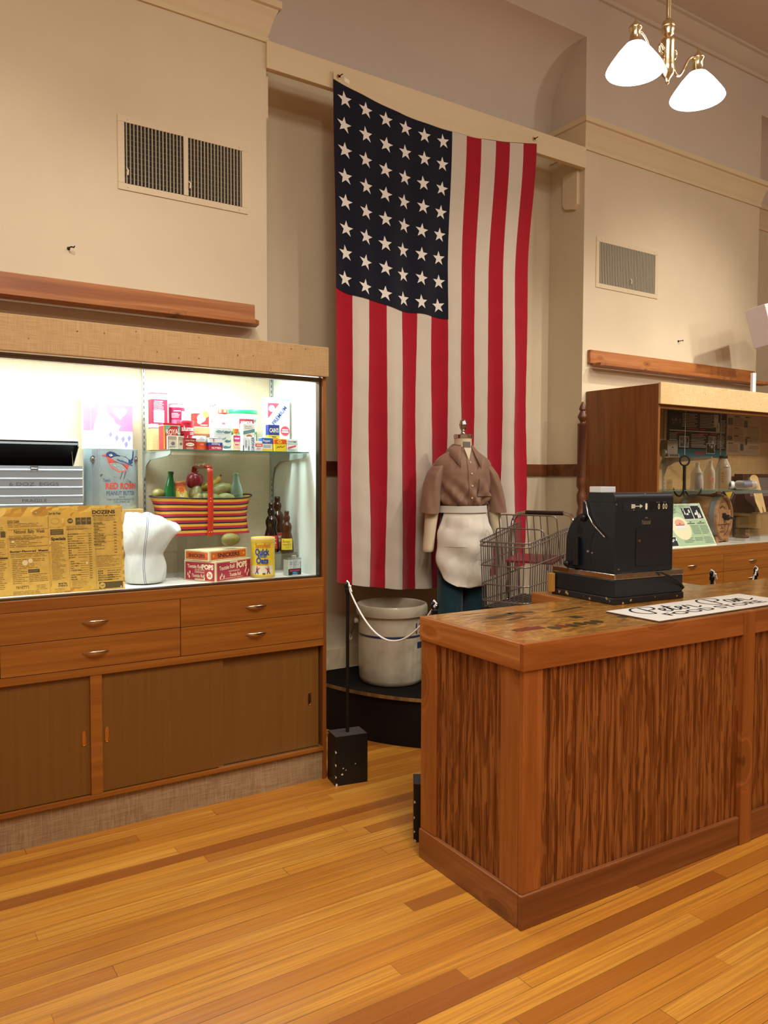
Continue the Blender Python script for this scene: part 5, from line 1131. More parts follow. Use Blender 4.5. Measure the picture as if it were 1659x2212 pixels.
def basket():
    t = thing('striped_basket', 'woven basket striped yellow, red and black with a red handle, full of fruit', 'basket', (BX, BY, BZ), radians(2))
    cy, cr, cb, cg = tone('#dba93c', '#b3273c', '#2a2630', '#d8c08a')
    m = MB(); n = 72; nz = 48
    def W(a, k):
        A = .228+.022*(k-.35)**2*2+.012*(1-k)**4+.010*k**6; B = .092+.01*k
        c, s = cos(a), sin(a); e = .62
        sag = -.016*(1-abs(c)**1.5)*k*k
        return ((A*abs(c)**e*(1 if c >= 0 else -1)), B*abs(s)**e*(1 if s >= 0 else -1)-(.004*sin(a*6+k*4) if False else 0), k*.192+sag+.004*sin(a*3+1)*k)
    seq = [3, 0, 2, 1, 0]
    stripes = [1, 0, 2, 1, 0, 2, 1, 0, 2, 1, 0, 2, 1, 0, 2, 1, 0, 0]
    def mf(i, j):
        q = int(j/nz*len(stripes)); return stripes[min(q, len(stripes)-1)]
    m.grid(n, nz, lambda u, v: W(2*pi*u, v), mf)
    mats = []
    for c in ('#d9a53a', '#b5283f', '#2b2732'):
        q = NT('basket_weave_'+c[1:]); v = q.coord(); nn = q.noise(q.mapping(v, (30, 30, 500)), 1, 3, .6); q.col(q.ramp(nn, [(.35, tuple(x*.8 for x in hx(c)[:3])+(1,)), (.6, hx(c))])); q.p(Roughness=.45); q.bump(nn, .2, .001); mats.append(q.m)
    m.build('woven_side', mats, t, smooth=60)
    MB().tube([W(2*pi*i/72, 1.0) for i in range(72)], .0035, 6, closed=True).build('rim', plain('#26222c', .5), t, smooth=60)
    MB().grid(24, 1, lambda u, v: (W(2*pi*u, .0)[0]*(v*.999+.001), W(2*pi*u, 0)[1]*(v*.999+.001), .002)).build('bottom', plain('#b8853c', .6), t)
    RDM = plain('#b8341f', .28); hb = MB(); y0 = -.108; pts = [(0, -.099, -.004), (0, y0-.002, .09), (0, y0, .19), (0, y0, .30), (0, y0+.010, .325), (0, y0+.03, .338), (0, .07, .338), (0, .092, .325), (0, .10, .30), (0, .105, .19), (0, .10, .0)]
    pts = catmull(pts, 5); L = []
    for i, p in enumerate(pts):
        a = Vector(pts[max(0, i-1)]); b = Vector(pts[min(len(pts)-1, i+1)]); d = (b-a).normalized(); nrm = Vector((0, -d.z, d.y))*-1
        c = Vector(p); w2 = .0145
        L.append([c+Vector((-w2, 0, 0)), c+Vector((-w2*.8, 0, 0))-nrm*.003, c+Vector((w2*.8, 0, 0))-nrm*.003, c+Vector((w2, 0, 0)), c+Vector((w2*.8, 0, 0))+nrm*.003, c+Vector((-w2*.8, 0, 0))+nrm*.003])
    hb.loft(L); hb.build('handle', RDM, t, smooth=50)
    MB().cyl((0, -.06, .340), (0, .06, .340), .0135, n=14).build('hand_grip', plain('#b09078', .4), t, smooth=40)
    rv = MB()
    for z in (.015, .165, .18):
        for x in ((-.006, .006) if z < .1 else (0,)): rv.ball((x, -.106-.004*(z > .1), z), .0028)
    rv.build('rivets', plain('#e0b0a0', .2, .6), t, smooth=60)
basket()
def fruit(name, lab, cat, x, y, z, rx, ry, rz_, colr, rot=(0, 0, 0), tip=None, group='fruit in the striped basket', mott=.25):
    q = NT(name+'_skin'); n = q.noise(q.rnd(q.coord()), 26, 5, .6); c = hx(colr[0]); c2 = hx(colr[1]); q.col(q.ramp(n, [(.35, c2), (.6, c)])); q.p(Roughness=.38)
    m = MB(); rings = []
    k = 14; nn = 20
    pr = []
    for i in range(k+1):
        a = pi*i/k; pr.append((sin(a)*(1+.12*cos(a)), -cos(a)))
    m.lathe(pr, nn, 0, Matrix.Diagonal((ry, rz_, rx, 1)), False)
    m.v = [(p[2]*1.0, p[0]*1.0, p[1]*1.0) for p in m.v]
    t = thing(name, lab, cat, (x, y, z), 0, group, rot); m.build('flesh', q.m, t, smooth=70)
    m2 = MB(); m2.ball((rx*.97, 0, .001), .006, .006, .006); m2.build('stem_end', plain('#5a4a22', .7), t, smooth=60)
MG = ('#7f7838', '#665e2a'); PG = ('#8d8450', '#756b3c'); GG = ('#8c9256', '#767f46'); BN = ('#b8943a', '#a07e30')
fruit('mango', 'dull green fruit at the left end of the striped basket', 'fruit', 1.160, 3.74, 1.437, .034, .026, .026, MG, (0, 0, .2))
fruit('mango', 'dull green fruit low at the left end behind the basket rim', 'fruit', 1.18, 3.755, 1.400, .034, .026, .024, GG, (0, .3, -.4))
fruit('mango', 'tall tan green fruit standing right of the orange soup can', 'fruit', 1.345, 3.745, 1.440, .042, .031, .031, PG, (0, -1.2, .3))
fruit('mango', 'small tan fruit resting low in front of the tall tan green fruit', 'fruit', 1.342, 3.712, 1.415, .030, .023, .023, PG, (0, -1.0, .2))
fruit('mango', 'pale green fruit low left of the red handle', 'fruit', 1.388, 3.722, 1.414, .034, .027, .027, GG, (0, .2, .1))
fruit('mango', 'pale green fruit just right of the red handle', 'fruit', 1.437, 3.722, 1.412, .026, .025, .025, GG, (0, .1, .2))
fruit('mango', 'long tan fruit leaning across the basket right of the handle', 'fruit', 1.477, 3.762, 1.455, .060, .032, .033, PG, (0, -.35, .1))
fruit('mango', 'green fruit behind the clear bottle at the basket right end', 'fruit', 1.532, 3.775, 1.458, .034, .026, .027, MG, (0, .5, .1))
fruit('mango', 'pale green fruit lying low at the right of the basket', 'fruit', 1.492, 3.718, 1.416, .046, .026, .024, GG, (0, .0, .05))
fruit('mango', 'second pale green fruit lying low in front at the right', 'fruit', 1.485, 3.708, 1.397, .044, .026, .024, PG, (0, .05, .0))
fruit('mango', 'dull green fruit lying on top of the orange candy box', 'fruit', 1.468, 3.60, 1.2145, .052, .032, .032, MG, (0, .02, .25))
def banana(lab, pts, r):
    q = NT('banana_skin'); n = q.noise(q.coord(), 18, 4, .6); q.col(q.ramp(n, [(.35, hx(BN[1])), (.6, hx(BN[0]))])); q.p(Roughness=.4)
    c = catmull(pts, 6); k = len(c); t = thing('banana', lab, 'banana', c[0], 0, 'fruit in the striped basket'); O = Vector(c[0])
    MB().tube([Vector(p)-O for p in c], [r*(.25+.75*min(1, 4.2*i/k, 5.5*(k-1-i)/k+.12)) for i in range(k)], 10).build('flesh', q.m, t, smooth=70)
    MB().tube([Vector(c[-1])-O, Vector(c[-1])-O+(Vector(c[-1])-Vector(c[-2])).normalized()*.012], .004, 6).build('stem_end', plain('#5a4a1e', .7), t)
banana('yellow banana rising behind the red basket handle to the right', [(1.375, 3.79, 1.462), (1.42, 3.80, 1.470), (1.462, 3.80, 1.49), (1.492, 3.80, 1.522)], .021)
def apple():
    t = thing('apple', 'dark red apple on top of the fruit in the striped basket', 'apple', (1.338, 3.775, 1.462), 0, 'fruit in the striped basket', (.1, .25, 0))
    q = NT('apple_skin'); n = q.noise(q.mapping(q.coord(), (30, 30, 8)), 1, 4, .6); q.col(q.ramp(n, [(.35, hx('#6e1a26')), (.6, hx('#9a2f38'))])); q.p(Roughness=.22, Coat_Weight=.4)
    MB().lathe([(0, .008), (.012, .002), (.024, .001), (.034, .012), (.042, .035), (.043, .052), (.037, .070), (.025, .079), (.012, .077), (.004, .070), (0, .068)], 28, cap=False).build('flesh', q.m, t, smooth=70)
    MB().tube([(0, 0, .068), (.001, 0, .082), (.006, 0, .092)], .0016, 6).build('stem', plain('#3d2a18', .7), t)
apple()
def bottle(name, lab, x, y, z, prof, mat, rot=(0, 0, 0), label=None, cap=None, group=None):
    t = thing(name, lab, 'bottle', (x, y, z), 0, group, rot)
    MB().lathe(prof, 28, cap=False).build('glass_body', mat, t, smooth=60)
    if label:
        m = MB(); label(m); m.build('label', label.mats, t)
    if cap: cap(t)
    return t
GRN = bottle_glass('green_bottle_glass', '#1d6b34', .55)
COKE = bottle_glass('pale_green_bottle_glass', '#bcd6c4', .16, .5)
def lb(m):
    f = round_f(.0305); m.rect(-.03, .03, .03, .062, f, 0, .0004, 8); m.rect(-.028, .045, .028, .058, f, 1, .0006, 8); m.rect(-.012, .047, .012, .055, f, 0, .0009, 4)
lb.mats = tone('#e8e6de', '#c03a2a')
bottle('green_bottle', 'green glass soda bottle standing in the left of the striped basket', 1.205, 3.735, 1.345, [(.028, 0), (.030, .005), (.0305, .085), (.027, .115), (.017, .155), (.0125, .175), (.012, .188), (.014, .19), (.014, .2), (.011, .201), (.010, .19), (.011, .175)], GRN, (0, .06, 0), lb)
bottle('clear_soda_bottle', 'pale green ribbed glass soda bottle at the right of the striped basket', 1.565, 3.745, 1.345, [(.027, 0), (.030, .006), (.028, .03), (.026, .05), (.030, .08), (.0305, .10), (.026, .125), (.017, .155), (.0135, .172), (.0125, .182), (.0145, .184), (.0145, .194), (.0115, .195)], COKE, (0, -.05, 0))
def soup():
    t = thing('soup_can', 'orange and yellow can with a fruit figure tilted in the striped basket', 'can', (1.266, 3.748, 1.388), 0, 'fruit in the striped basket', (-.1, -.08, 0))
    MB().lathe([(.038, 0), (.040, .001), (.040, .106), (.0385, .108), (.037, .106), (0, .106)], 36).build('body', printed('#c98a3a', .3), t, smooth=40)
    f = round_f(.0403); m = MB(); m.rect(-.07, .06, .07, .103, f, 0, .0002, 16); m.rect(-.07, .02, .07, .06, f, 1, .0002, 16); m.rect(-.07, .0, .07, .02, f, 3, .0002, 16)
    m.text('WHOLE SUN', -.002, .092, .012, f, 2, .075, bold=.0, w=.0008); m.disc(.0, .052, .026, f, 1, .0005, 20, .03); m.disc(.002, .058, .011, f, 4, .0009); m.disc(.002, .04, .012, f, 5, .0009, 16, .010); m.rect(.02, .002, .04, .016, f, 6, .0008, 4)
    m.build('label', tone('#d2672a', '#d7c24e', '#3a3256', '#b9c0c4', '#d9683a', '#e6cdb0', '#34508c'), t)
soup()
# ------------------------------------------------------------------ boxes and bottles on the cabinet floor
def candy_box(name, lab, x, y, z, w_, d, h, rz, band, txtc, front_fn, side_fn):
    t = thing(name, lab, 'box', (x, y, z), rz, 'old candy boxes')
    MB().box(-w_/2, 0, 0, w_/2, d, h).build('body', printed('#d9c49a'), t, bevel=.0012)
    m = MB(); front_fn(m, front(-.0003), w_, h); m.build('front_print', tone(*band), t)
    m = MB(); F = lambda u, v, w: (-w_/2-.0003-w, d/2-u, v); side_fn(m, F, d, h); m.build('side_print', tone(*band), t)
    return t
def tf(m, F, w_, h):
    m.rect(-w_*.47, h*.05, w_*.47, h*.93, F, 0); m.text('Tootsie Roll', -w_*.2, h*.68, h*.20, F, 1, w_*.42, bold=.02, rot=.05, w=.0008); m.text('POPS', w_*.22, h*.72, h*.26, F, 1, w_*.30, bold=.05, rot=.06, w=.0008)
    m.text('FILLED WITH DELICIOUS', 0, h*.46, h*.07, F, 1, w_*.3, w=.0008); m.text('Tootsie Roll', w_*.03, h*.28, h*.17, F, 1, w_*.32, bold=.02, w=.0008); m.rect(-w_*.12, h*.86, w_*.1, h*.95, F, 2, .0006); m.lines(-w_*.40, w_*.38, h*.12, h*.06, 1, F, 1, .3)
    for a, b in ((-.40, .2), (-.36, .32), (-.30, .22), (.33, .5), (.40, .35), (.36, .2), (.3, .35)): m.blob([(a*w_, b*h), (a*w_+.004, b*h+.012), (a*w_+.009, b*h+.003), (a*w_+.006, b*h-.008), (a*w_+.002, b*h-.01)], F, 1, .0008)
def ts(m, F, w_, h):
    m.rect(-w_*.46, h*.05, w_*.46, h*.93, F, 0); m.text('Tootsie Roll', -w_*.16, h*.72, h*.17, F, 1, w_*.46, bold=.02, w=.0008); m.text('POPS', w_*.25, h*.72, h*.22, F, 1, w_*.36, bold=.05, w=.0008); m.text('FILLED WITH', 0, h*.56, h*.06, F, 1, w_*.3, w=.0008); m.text('Delicious!', 0, h*.46, h*.1, F, 1, w_*.3, w=.0008); m.text('Tootsie Roll', -w_*.05, h*.27, h*.16, F, 1, w_*.4, bold=.02, w=.0008)
    m.disc(w_*.31, h*.32, h*.19, F, 1, .0008); m.text('2c', w_*.31, h*.34, h*.18, F, 0, h*.2, bold=.03, w=.0014); m.rect(-w_*.16, h*.03, w_*.16, h*.13, F, 2, .0006)
    for a, b in ((-.40, .3), (-.36, .18), (-.34, .4), (.12, .12)): m.blob([(a*w_, b*h), (a*w_+.004, b*h+.012), (a*w_+.009, b*h+.003), (a*w_+.006, b*h-.008)], F, 1, .0008)
candy_box('candy_box', 'crimson and cream lollipop box with a round price mark, under the orange candy box', 1.466, 3.558, 1.0225, .258, .20, .097, radians(27), ('#a92a3e', '#ead9b4', '#d9c49a'), 0, tf, ts)
def sf(m, F, w_, h):
    m.rect(-w_*.46, h*.14, w_*.46, h*.86, F, 0); m.rect(-w_*.45, h*.17, w_*.45, h*.19, F, 1, .0006); m.text('SNICKERS', .0, h*.5, h*.40, F, 1, w_*.58, bold=.03, w=.0008)
    for s in (-1, 1): m.blob([(s*w_*.40+.009*(1 if k % 2 == 0 else .45)*sin(pi*k/5), h*.5+.009*(1 if k % 2 == 0 else .45)*cos(pi*k/5)) for k in range(10)], F, 2, .0008)
def ss(m, F, w_, h):
    m.rect(-w_*.44, h*.14, w_*.44, h*.86, F, 0); m.text('SNICKERS', .0, h*.5, h*.34, F, 1, w_*.66, bold=.02, w=.0008)
candy_box('candy_box', 'cream candy box with orange panels and dark lettering, topmost of the two candy boxes', 1.447, 3.578, 1.1202, .258, .165, .049, radians(24), ('#cf5f1f', '#2a1f2e', '#e9a24a'), 0, sf, ss)
def oats():
    r = .058; h = .198; t = thing('oats_canister', 'yellow round rolled oats canister with cream lid', 'canister', (1.628, 3.578, 1.0225), radians(38))
    MB().lathe([(r*.98, 0), (r, .001), (r, h-.001), (r*.98, h)], 44).build('body', printed('#dcbc2c', .5), t, smooth=40)
    MB().lathe([(r*1.02, h-.022), (r*1.03, h-.020), (r*1.03, h-.001), (r*1.01, h+.001), (r*.97, h-.001), (0, h-.002)], 44).build('lid', printed('#e3c79a', .5), t, smooth=40)
    MB().lathe([(r*1.032, h-.020), (r*1.034, h-.019), (r*1.034, h-.008), (r*1.032, h-.007)], 44, cap=False).build('lid_band', printed('#e0b834', .5), t, smooth=40)
    MB().lathe([(r*1.004, .002), (r*1.006, .003), (r*1.006, .012), (r*1.003, .013)], 44, cap=False).build('foot_rim', printed('#b59a58', .4), t, smooth=40)
    T = MB(Matrix.Rotation(radians(-70), 4, 'Z')); f = round_f(r+.0003)
    T.text('Sunnyfield', .006, .158, .024, f, 0, .076, bold=.01, w=.0006); T.text('Quick', .004, .127, .030, f, 1, .074, bold=.05, w=.0006); T.text('ROLLED', .004, .108, .010, f, 1, .044, bold=.05, w=.0006); T.text('Oats', .004, .087, .028, f, 1, .062, bold=.05, w=.0006); T.text('Quick Cooking', .004, .069, .009, f, 0, .060, w=.0006)
    for u0, u1 in ((-.062, .062),): T.rect(u0, .014, u1, .062, f, 2, .0002, 18); T.rect(u0, .014, u1, .022, f, 5, .0004, 18)
    for cx, fl in ((-.022, 1), (.034, -1)):   # two small working figures
        T.disc(cx, .054, .005, f, 3, .0008); T.blob([(cx-.006*fl, .050), (cx+.006*fl, .048), (cx+.014*fl, .053), (cx+.015*fl, .050), (cx+.007*fl, .042), (cx+.005*fl, .034), (cx-.006*fl, .034)], f, 4, .0007)
        T.blob([(cx-.006*fl, .035), (cx+.005*fl, .035), (cx+.008*fl, .020), (cx+.004*fl, .020), (cx-.001*fl, .030), (cx-.008*fl, .019), (cx-.012*fl, .021)], f, 1 if fl > 0 else 6, .0007)
    T.disc(.012, .022, .008, f, 6, .0008, 12, .005)
    T.build('label', tone('#c7541c', '#2c4a8c', '#d9cbb0', '#b98a64', '#a5424a', '#e3c43a', '#5b4a3a'), t)
oats()
AMB = bottle_glass('amber_bottle_glass', '#4a2310', .55, .4); DAMB = bottle_glass('dark_syrup_bottle', '#1d0e08', .8, .4); AMB2 = bottle_glass('clear_amber_bottle_glass', '#6b3a1c', .45, .4)
def syrup(lab, x, y, z, s, mat, colr, rz):
    def l(m):
        f = lambda u, v, w: ((.0440*s+w)*sin(u/(.044*s)), -(.0362*s+w)*cos(u/(.044*s)), v)
        m.rect(-.036*s, .018*s, .036*s, .088*s, f, 0, .0008, 10); m.text('Butter-', .0, .070*s, .015*s, f, 1, .05*s, bold=.03, w=.0014); m.text("worth's", .0, .052*s, .015*s, f, 1, .05*s, bold=.03, w=.0014); m.lines(-.028*s, .028*s, .036*s, .006*s, 3, f, 2, .3, w=.0014)
    l.mats = tone(*colr)
    t = thing('syrup_bottle', lab, 'bottle', (x, y, z), rz, 'brown syrup bottles'); S = Matrix.Diagonal((s, s*.82, s, 1))
    MB(S).lathe([(.036, 0), (.041, .004), (.043, .02), (.040, .06), (.033, .10), (.026, .122), (.027, .135), (.031, .150), (.0305, .165), (.023, .182), (.015, .190), (.018, .200), (.0205, .212), (.018, .224), (.0125, .231), (.0125, .236), (.0135, .237), (.0135, .256), (.0115, .257)], 28, cap=False).build('glass_body', mat, t, smooth=60)
    MB(S).lathe([(.0142, .238), (.0142, .241), (.0132, .2425), (.0142, .244), (.0142, .247)], 20, cap=False).build('thread_ring', mat, t, smooth=60)
    if colr:
        m = MB(); l(m); m.build('label', l.mats, t)
syrup('tall dark syrup bottle at the back of the three brown bottles', 1.818, 3.81, 1.128, 1.12, AMB, ('#b8402c', '#e6d9c0', '#c9a080'), radians(-26))
syrup('dark syrup bottle with red label, left of the three brown bottles', 1.752, 3.745, 1.128, 1.0, DAMB, ('#c23a2e', '#f0e6d6', '#e8cf9a'), radians(-26))
syrup('amber syrup bottle with yellow label, front right of the three', 1.812, 3.684, 1.128, .84, AMB2, ('#e0cf3a', '#b8862c', '#8a6a2a'), radians(-26))
def maple():
    t = thing('maple_syrup_tin', 'small square tin with black and white winter trees at the cabinet floor right end', 'tin', (1.790, 3.55, 1.0225), radians(8))
    MB().box(-.040, 0, 0, .040, .045, .084).build('body', printed('#c3ccca', .35), t, bevel=.003)
    MB().box(-.041, -.001, .082, .041, .046, .087).build('top_rim', metal('tin_rim', '#b9c0c0', .3), t, bevel=.001)
    MB().cyl((.008, .022, .086), (.008, .022, .1), .013, n=20).build('screw_cap', metal('tin_cap', '#cdd3d0', .3), t, smooth=40, bevel=.001)
    F = front(-.0004); m = MB(); m.rect(-.039, .003, .039, .034, F, 0); m.rect(-.039, .036, .039, .08, F, 1)
    rg = random.Random(4)
    for k in range(9): a = -.034+k*.0085; m.rect(a, .036, a+rg.uniform(.001, .0028), .08-rg.uniform(0, .012), F, 0, .0006)
    for k in range(12): a, b = rg.uniform(-.03, .03), rg.uniform(.045, .075); m.blob([(a, b), (a+.012*rg.choice((-1, 1)), b+.008), (a+.001, b+.002)], F, 0, .0007)
    m.text('MAPLE SYRUP', 0, .025, .008, F, 2, .06, bold=.03, w=.0008); m.disc(0, .014, .016, F, 3, .0006, 20, .0055); m.rect(-.016, .0045, .016, .0065, F, 1, .0008)
    m.build('label', tone('#15161a', '#c9d2d2', '#d8475a', '#2a86c8'), t)
maple()
# ------------------------------------------------------------------ things in the right cabinet
def bars(m, F, u0, u1, v0, dv, n, mi, rg, th=.32, rag=.2):
    for i in range(n):
        v = v0-i*dv; e = u1-(u1-u0)*rag*rg.random()**2; m.rect(u0, v-dv*th/2, e, v+dv*th/2, F, mi, .0006)
def photo(m, F, u0, v0, u1, v1, mis, rg, lay=.0008):
    a, b, c = mis; m.rect(u0, v0, u1, v1, F, c, lay); k = .03*(u1-u0)+.0015; m.rect(u0+k, v0+k, u1-k, v1-k, F, a, lay+.0004)
    for _ in range(5):
        x, y = rg.uniform(u0+k*2, u1-k*3), rg.uniform(v0+k, v1-k*3); w_, h_ = (u1-u0)*rg.uniform(.1, .3), (v1-v0)*rg.uniform(.15, .4)
        m.blob([(x, y), (min(x+w_, u1-k), y+h_*.1), (min(x+w_*.8, u1-k), min(y+h_, v1-k)), (x+w_*.2, min(y+h_*.8, v1-k))], F, b, lay+.0007)
def poster_dark():
    t = thing('history_panel', 'black timeline panel with white text, photos and teal foot on the cabinet back', 'poster', (5.29, 3.972, 1.695)); W, H = .775, .365; rg = random.Random(8)
    MB().box(0, -.005, 0, W, 0, H).build('board', plain('#17121a', .4), t)
    F = front(-.0053); m = MB(); m.rect(.001, 0, W-.001, .062, F, 0)
    m.text('DAIRY', .42, .031, .034, F, 1, .14, bold=.03, w=.0009); m.rect(.02, .205, W-.02, .212, F, 2)
    for u0, u1, v0, n in ((.18, .38, .345, 9), (.41, .60, .345, 9), (.70, .765, .31, 8), (.02, .12, .185, 10), (.30, .50, .18, 9), (.65, .76, .18, 9), (.14, .27, .105, 3), (.30, .5, .095, 2)): bars(m, F, u0, u1, v0, .0125, n, 2, rg)
    for u, v, w_ in ((.24, .228, .15), (.42, .228, .07), (.10, .192, .1), (.40, .188, .12), (.56, .194, .09)): m.rect(u, v-.005, u+w_, v+.004, F, 1, .0009)
    photo(m, F, .01, .25, .165, .335, (3, 4, 3), rg); photo(m, F, .145, .075, .27, .165, (4, 3, 2), rg); photo(m, F, .60, .25, .66, .355, (2, 0 if False else 4, 2), rg); photo(m, F, .63, .215, .68, .29, (2, 4, 2), rg, .0016); photo(m, F, .53, .105, .635, .175, (4, 2, 2), rg); photo(m, F, .50, .03, .62, .115, (3, 2, 2), rg, .0016)
    m.build('panel_print', [plain('#1f6f78', .4), plain('#b8293c', .4), plain('#d8d0c8', .4), plain('#332e2c', .4), plain('#7d7874', .4)], t)
poster_dark()
def poster_pale():
    t = thing('history_panel', 'pale beige panel with grey text and small photos right of the black timeline panel', 'poster', (6.075, 3.972, 1.722)); W, H = .50, .34; rg = random.Random(9)
    MB().box(0, -.005, 0, W, 0, H).build('board', plain('#cdb696', .5), t)
    F = front(-.0053); m = MB()
    for u0, u1, v0, n in ((.10, .24, .315, 7), (.10, .24, .215, 6), (.10, .25, .15, 5), (.02, .18, .085, 6), (.29, .48, .25, 10), (.29, .48, .14, 4), (.32, .48, .08, 3), (.02, .09, .22, 5)): bars(m, F, u0, u1, v0, .0115, n, 0, rg, .3)
    for u, v in ((.11, .328), (.26, .325), (.10, .228), (.10, .162), (.02, .098), (.27, .152)): m.rect(u, v-.004, u+.07, v+.004, F, 1, .0008)
    for a in ((.01, .25, .085, .315), (.24, .235, .30, .30), (.005, .12, .08, .165), (.26, .085, .30, .145), (.19, .035, .245, .10)): photo(m, F, a[0], a[1], a[2], a[3], (2, 1, 3), rg)
    m.build('panel_print', [plain('#7d6a54', .5), plain('#3c342c', .5), plain('#6a655c', .4), plain('#b9a78c', .5)], t)
poster_pale()
def greybox():
    t = thing('grey_metal_box', 'small grey metal box with notched lower edge high in the right cabinet', 'box', (5.17, 3.83, 1.688), radians(-14))
    MB().box(-.05, 0, 0, .05, .08, .125).build('body', plain('#8a7a66', .5, .3), t, bevel=.004)
    m = MB(); m.box(-.055, -.012, -.004, .055, 0, .02)
    for k in range(4): m.box(-.03+k*.02, -.014, .002, -.02+k*.02, -.012, .014, 1)
    m.build('notched_foot', [plain('#7a6c5a', .5, .3), plain('#1d1712', .7)], t)
    MB().cyl((0, -.001, .07), (0, .0, .07), .006, n=12).build('peep_hole', plain('#15110d', .8), t); MB().ball((-.056, .03, .03), .018, .03, .03).build('side_cup', plain('#9a8f78', .4, .2), t, smooth=60)
greybox()
_b = MB(); _b.prism([(.618, 1.683), (.20, 1.683), (.20, 1.67), (.25, 1.66), (.52, 1.645), (.59, 1.61), (.618, 1.54)], .863, .869, 'X'); _b.build('shelf_bracket', plain('#a09684', .4, .2), CAB_R)
def hook():
    t = thing('grapple_hook', 'black iron three-pronged hook hanging on a string in the right cabinet', 'hook', (4.945, 3.56, 1.38))
    IR = plain('#14110f', .45, .5)
    MB().tube([(.034*cos(a)*.84, -.034*cos(a)*.55, .268+.036*sin(a)) for a in [2*pi*i/24 for i in range(24)]], .0062, 8, closed=True).build('ring', IR, t, smooth=60)
    MB().tube([(0, 0, .236), (0, 0, .20), (0, 0, .12)], [.013, .011, .012], 10).build('shank', IR, t, smooth=60)
    for a in (radians(214), radians(-34), radians(70)):
        m = MB(); m.tube(catmull([(.004*cos(a), .004*sin(a), .23), (.006*cos(a), .006*sin(a), .10), (.012*cos(a), .012*sin(a), .045), (.04*cos(a), .04*sin(a), .012), (.08*cos(a), .08*sin(a), .012), (.115*cos(a), .115*sin(a), .036), (.128*cos(a), .128*sin(a), .07)], 4), [.0066]*21+[.006, .005, .003, .0015], 8); m.build('prong', IR, t, smooth=60)
    MB().cyl((0, 0, .303), (0, 0, .632), .0011, n=6).build('string', plain('#d8d0c0', .8), t)
hook()
CLG = bottle_glass('milk_bottle_glass', '#f3eee2', .02, .22); RSZ = 1.4345
MILK = [(.036, 0), (.040, .004), (.040, .11), (.037, .13), (.024, .16), (.0195, .175), (.019, .19), (.023, .195), (.023, .205), (.019, .206), (.017, .19), (.018, .17), (.035, .128), (.038, .11), (.038, .006), (0, .004)]
def sc(P, k, h): return [(r*k, z*h) for r, z in P]
def mk(txt, colr, r, z, wd, rot=0):
    def l(m):
        M0 = m.M; m.M = Matrix.Rotation(rot, 4, 'Z'); f = round_f(r+.0006)
        for i, s in enumerate(txt): m.text(s, 0, z-i*.022, .016, f, 0, wd, bold=.01)
        m.M = M0
    l.mats = tone(colr); return l
G3 = 'old glass bottles on the right cabinet shelf'
bottle('milk_bottle', 'small squat glass jar in front of the tall milk bottle on the right shelf', 5.070, 3.525, RSZ, [(.026, 0), (.029, .004), (.029, .07), (.024, .10), (.021, .11), (.024, .115), (.024, .128), (.021, .129), (.020, .11), (.027, .07), (.027, .006), (0, .005)], bottle_glass('cloudy_jar_glass', '#cfc2b0', .3, .5), (0, 0, 0), None, None, G3)
bottle('milk_bottle', 'clear glass milk bottle with pale red lettering behind the squat jar', 5.145, 3.60, RSZ, sc(MILK, 1.06, .98), CLG, (0, 0, 0), mk(['||||', '|||||', '||||'], '#c0806a', .0425, .085, .04, radians(-20)), None, G3)
bottle('milk_bottle', 'clear glass milk bottle with red emblem, second milk bottle from the hook', 5.305, 3.60, RSZ, sc(MILK, 1.0, 1.06), CLG, (0, 0, 0), mk(['M', '||||'], '#b4523e', .0402, .085, .035, radians(-30)), None, G3)
def flask():
    t = thing('milk_bottle', 'large clear round jug with black cap and measure marks', 'bottle', (5.475, 3.60, RSZ), 0, G3)
    MB().lathe([(.055, 0), (.058, .005), (.058, .13), (.055, .165), (.040, .205), (.029, .228), (.027, .24), (.025, .24), (.027, .226), (.038, .203), (.053, .163), (.056, .13), (.056, .006), (0, .005)], 32, cap=False).build('glass_body', CLG, t, smooth=60)
    MB().lathe([(.030, .238), (.031, .24), (.031, .258), (.029, .26), (0, .26)], 28).build('screw_cap', plain('#1a1a1c', .35), t, smooth=40)
    m = MB(Matrix.Rotation(radians(-35), 4, 'Z')); f = round_f(.0586); m.rect(-.02, .166, .045, .171, lambda u, v, w: f(u, v, w-.006), 0, .0006, 8)
    for k in range(4): m.rect(-.03, .06+k*.02, -.018, .064+k*.02, f, 0, .0006, 2)
    m.build('measure_marks', plain('#33322e', .5), t)
flask()
def lying():
    t = thing('baby_bottle', 'clear glass bottle with white cap lying on its side on the right shelf', 'bottle', (5.46, 3.505, RSZ+.036), 0, G3, (radians(90), 0, radians(52)))
    MB().lathe([(0, .0), (.012, 0), (.016, -.0), (.022, .01), (.034, .03), (.035, .15), (.030, .168), (.015, .176), (0, .176)], 28, cap=False).build('glass_body', bottle_glass('lying_bottle_glass', '#ded4c8', .12, .5), t, smooth=60)
    MB().lathe([(.0, -.022), (.026, -.022), (.029, -.019), (.029, .002), (.024, .004), (0, .004)], 28).build('cap', plain('#ece8e2', .4), t, smooth=40)
    MB().lathe([(0, -.0228), (.015, -.0228), (.015, -.0222), (0, -.0222)], 20, cap=False).build('cap_print', plain('#5a566e', .5), t)
    m = MB(); m.lathe([(.0354, .07), (.0354, .13)], 10, a0=radians(100), a1=radians(200), cap=False); m.build('side_print', plain('#6a6470', .5), t)
lying()
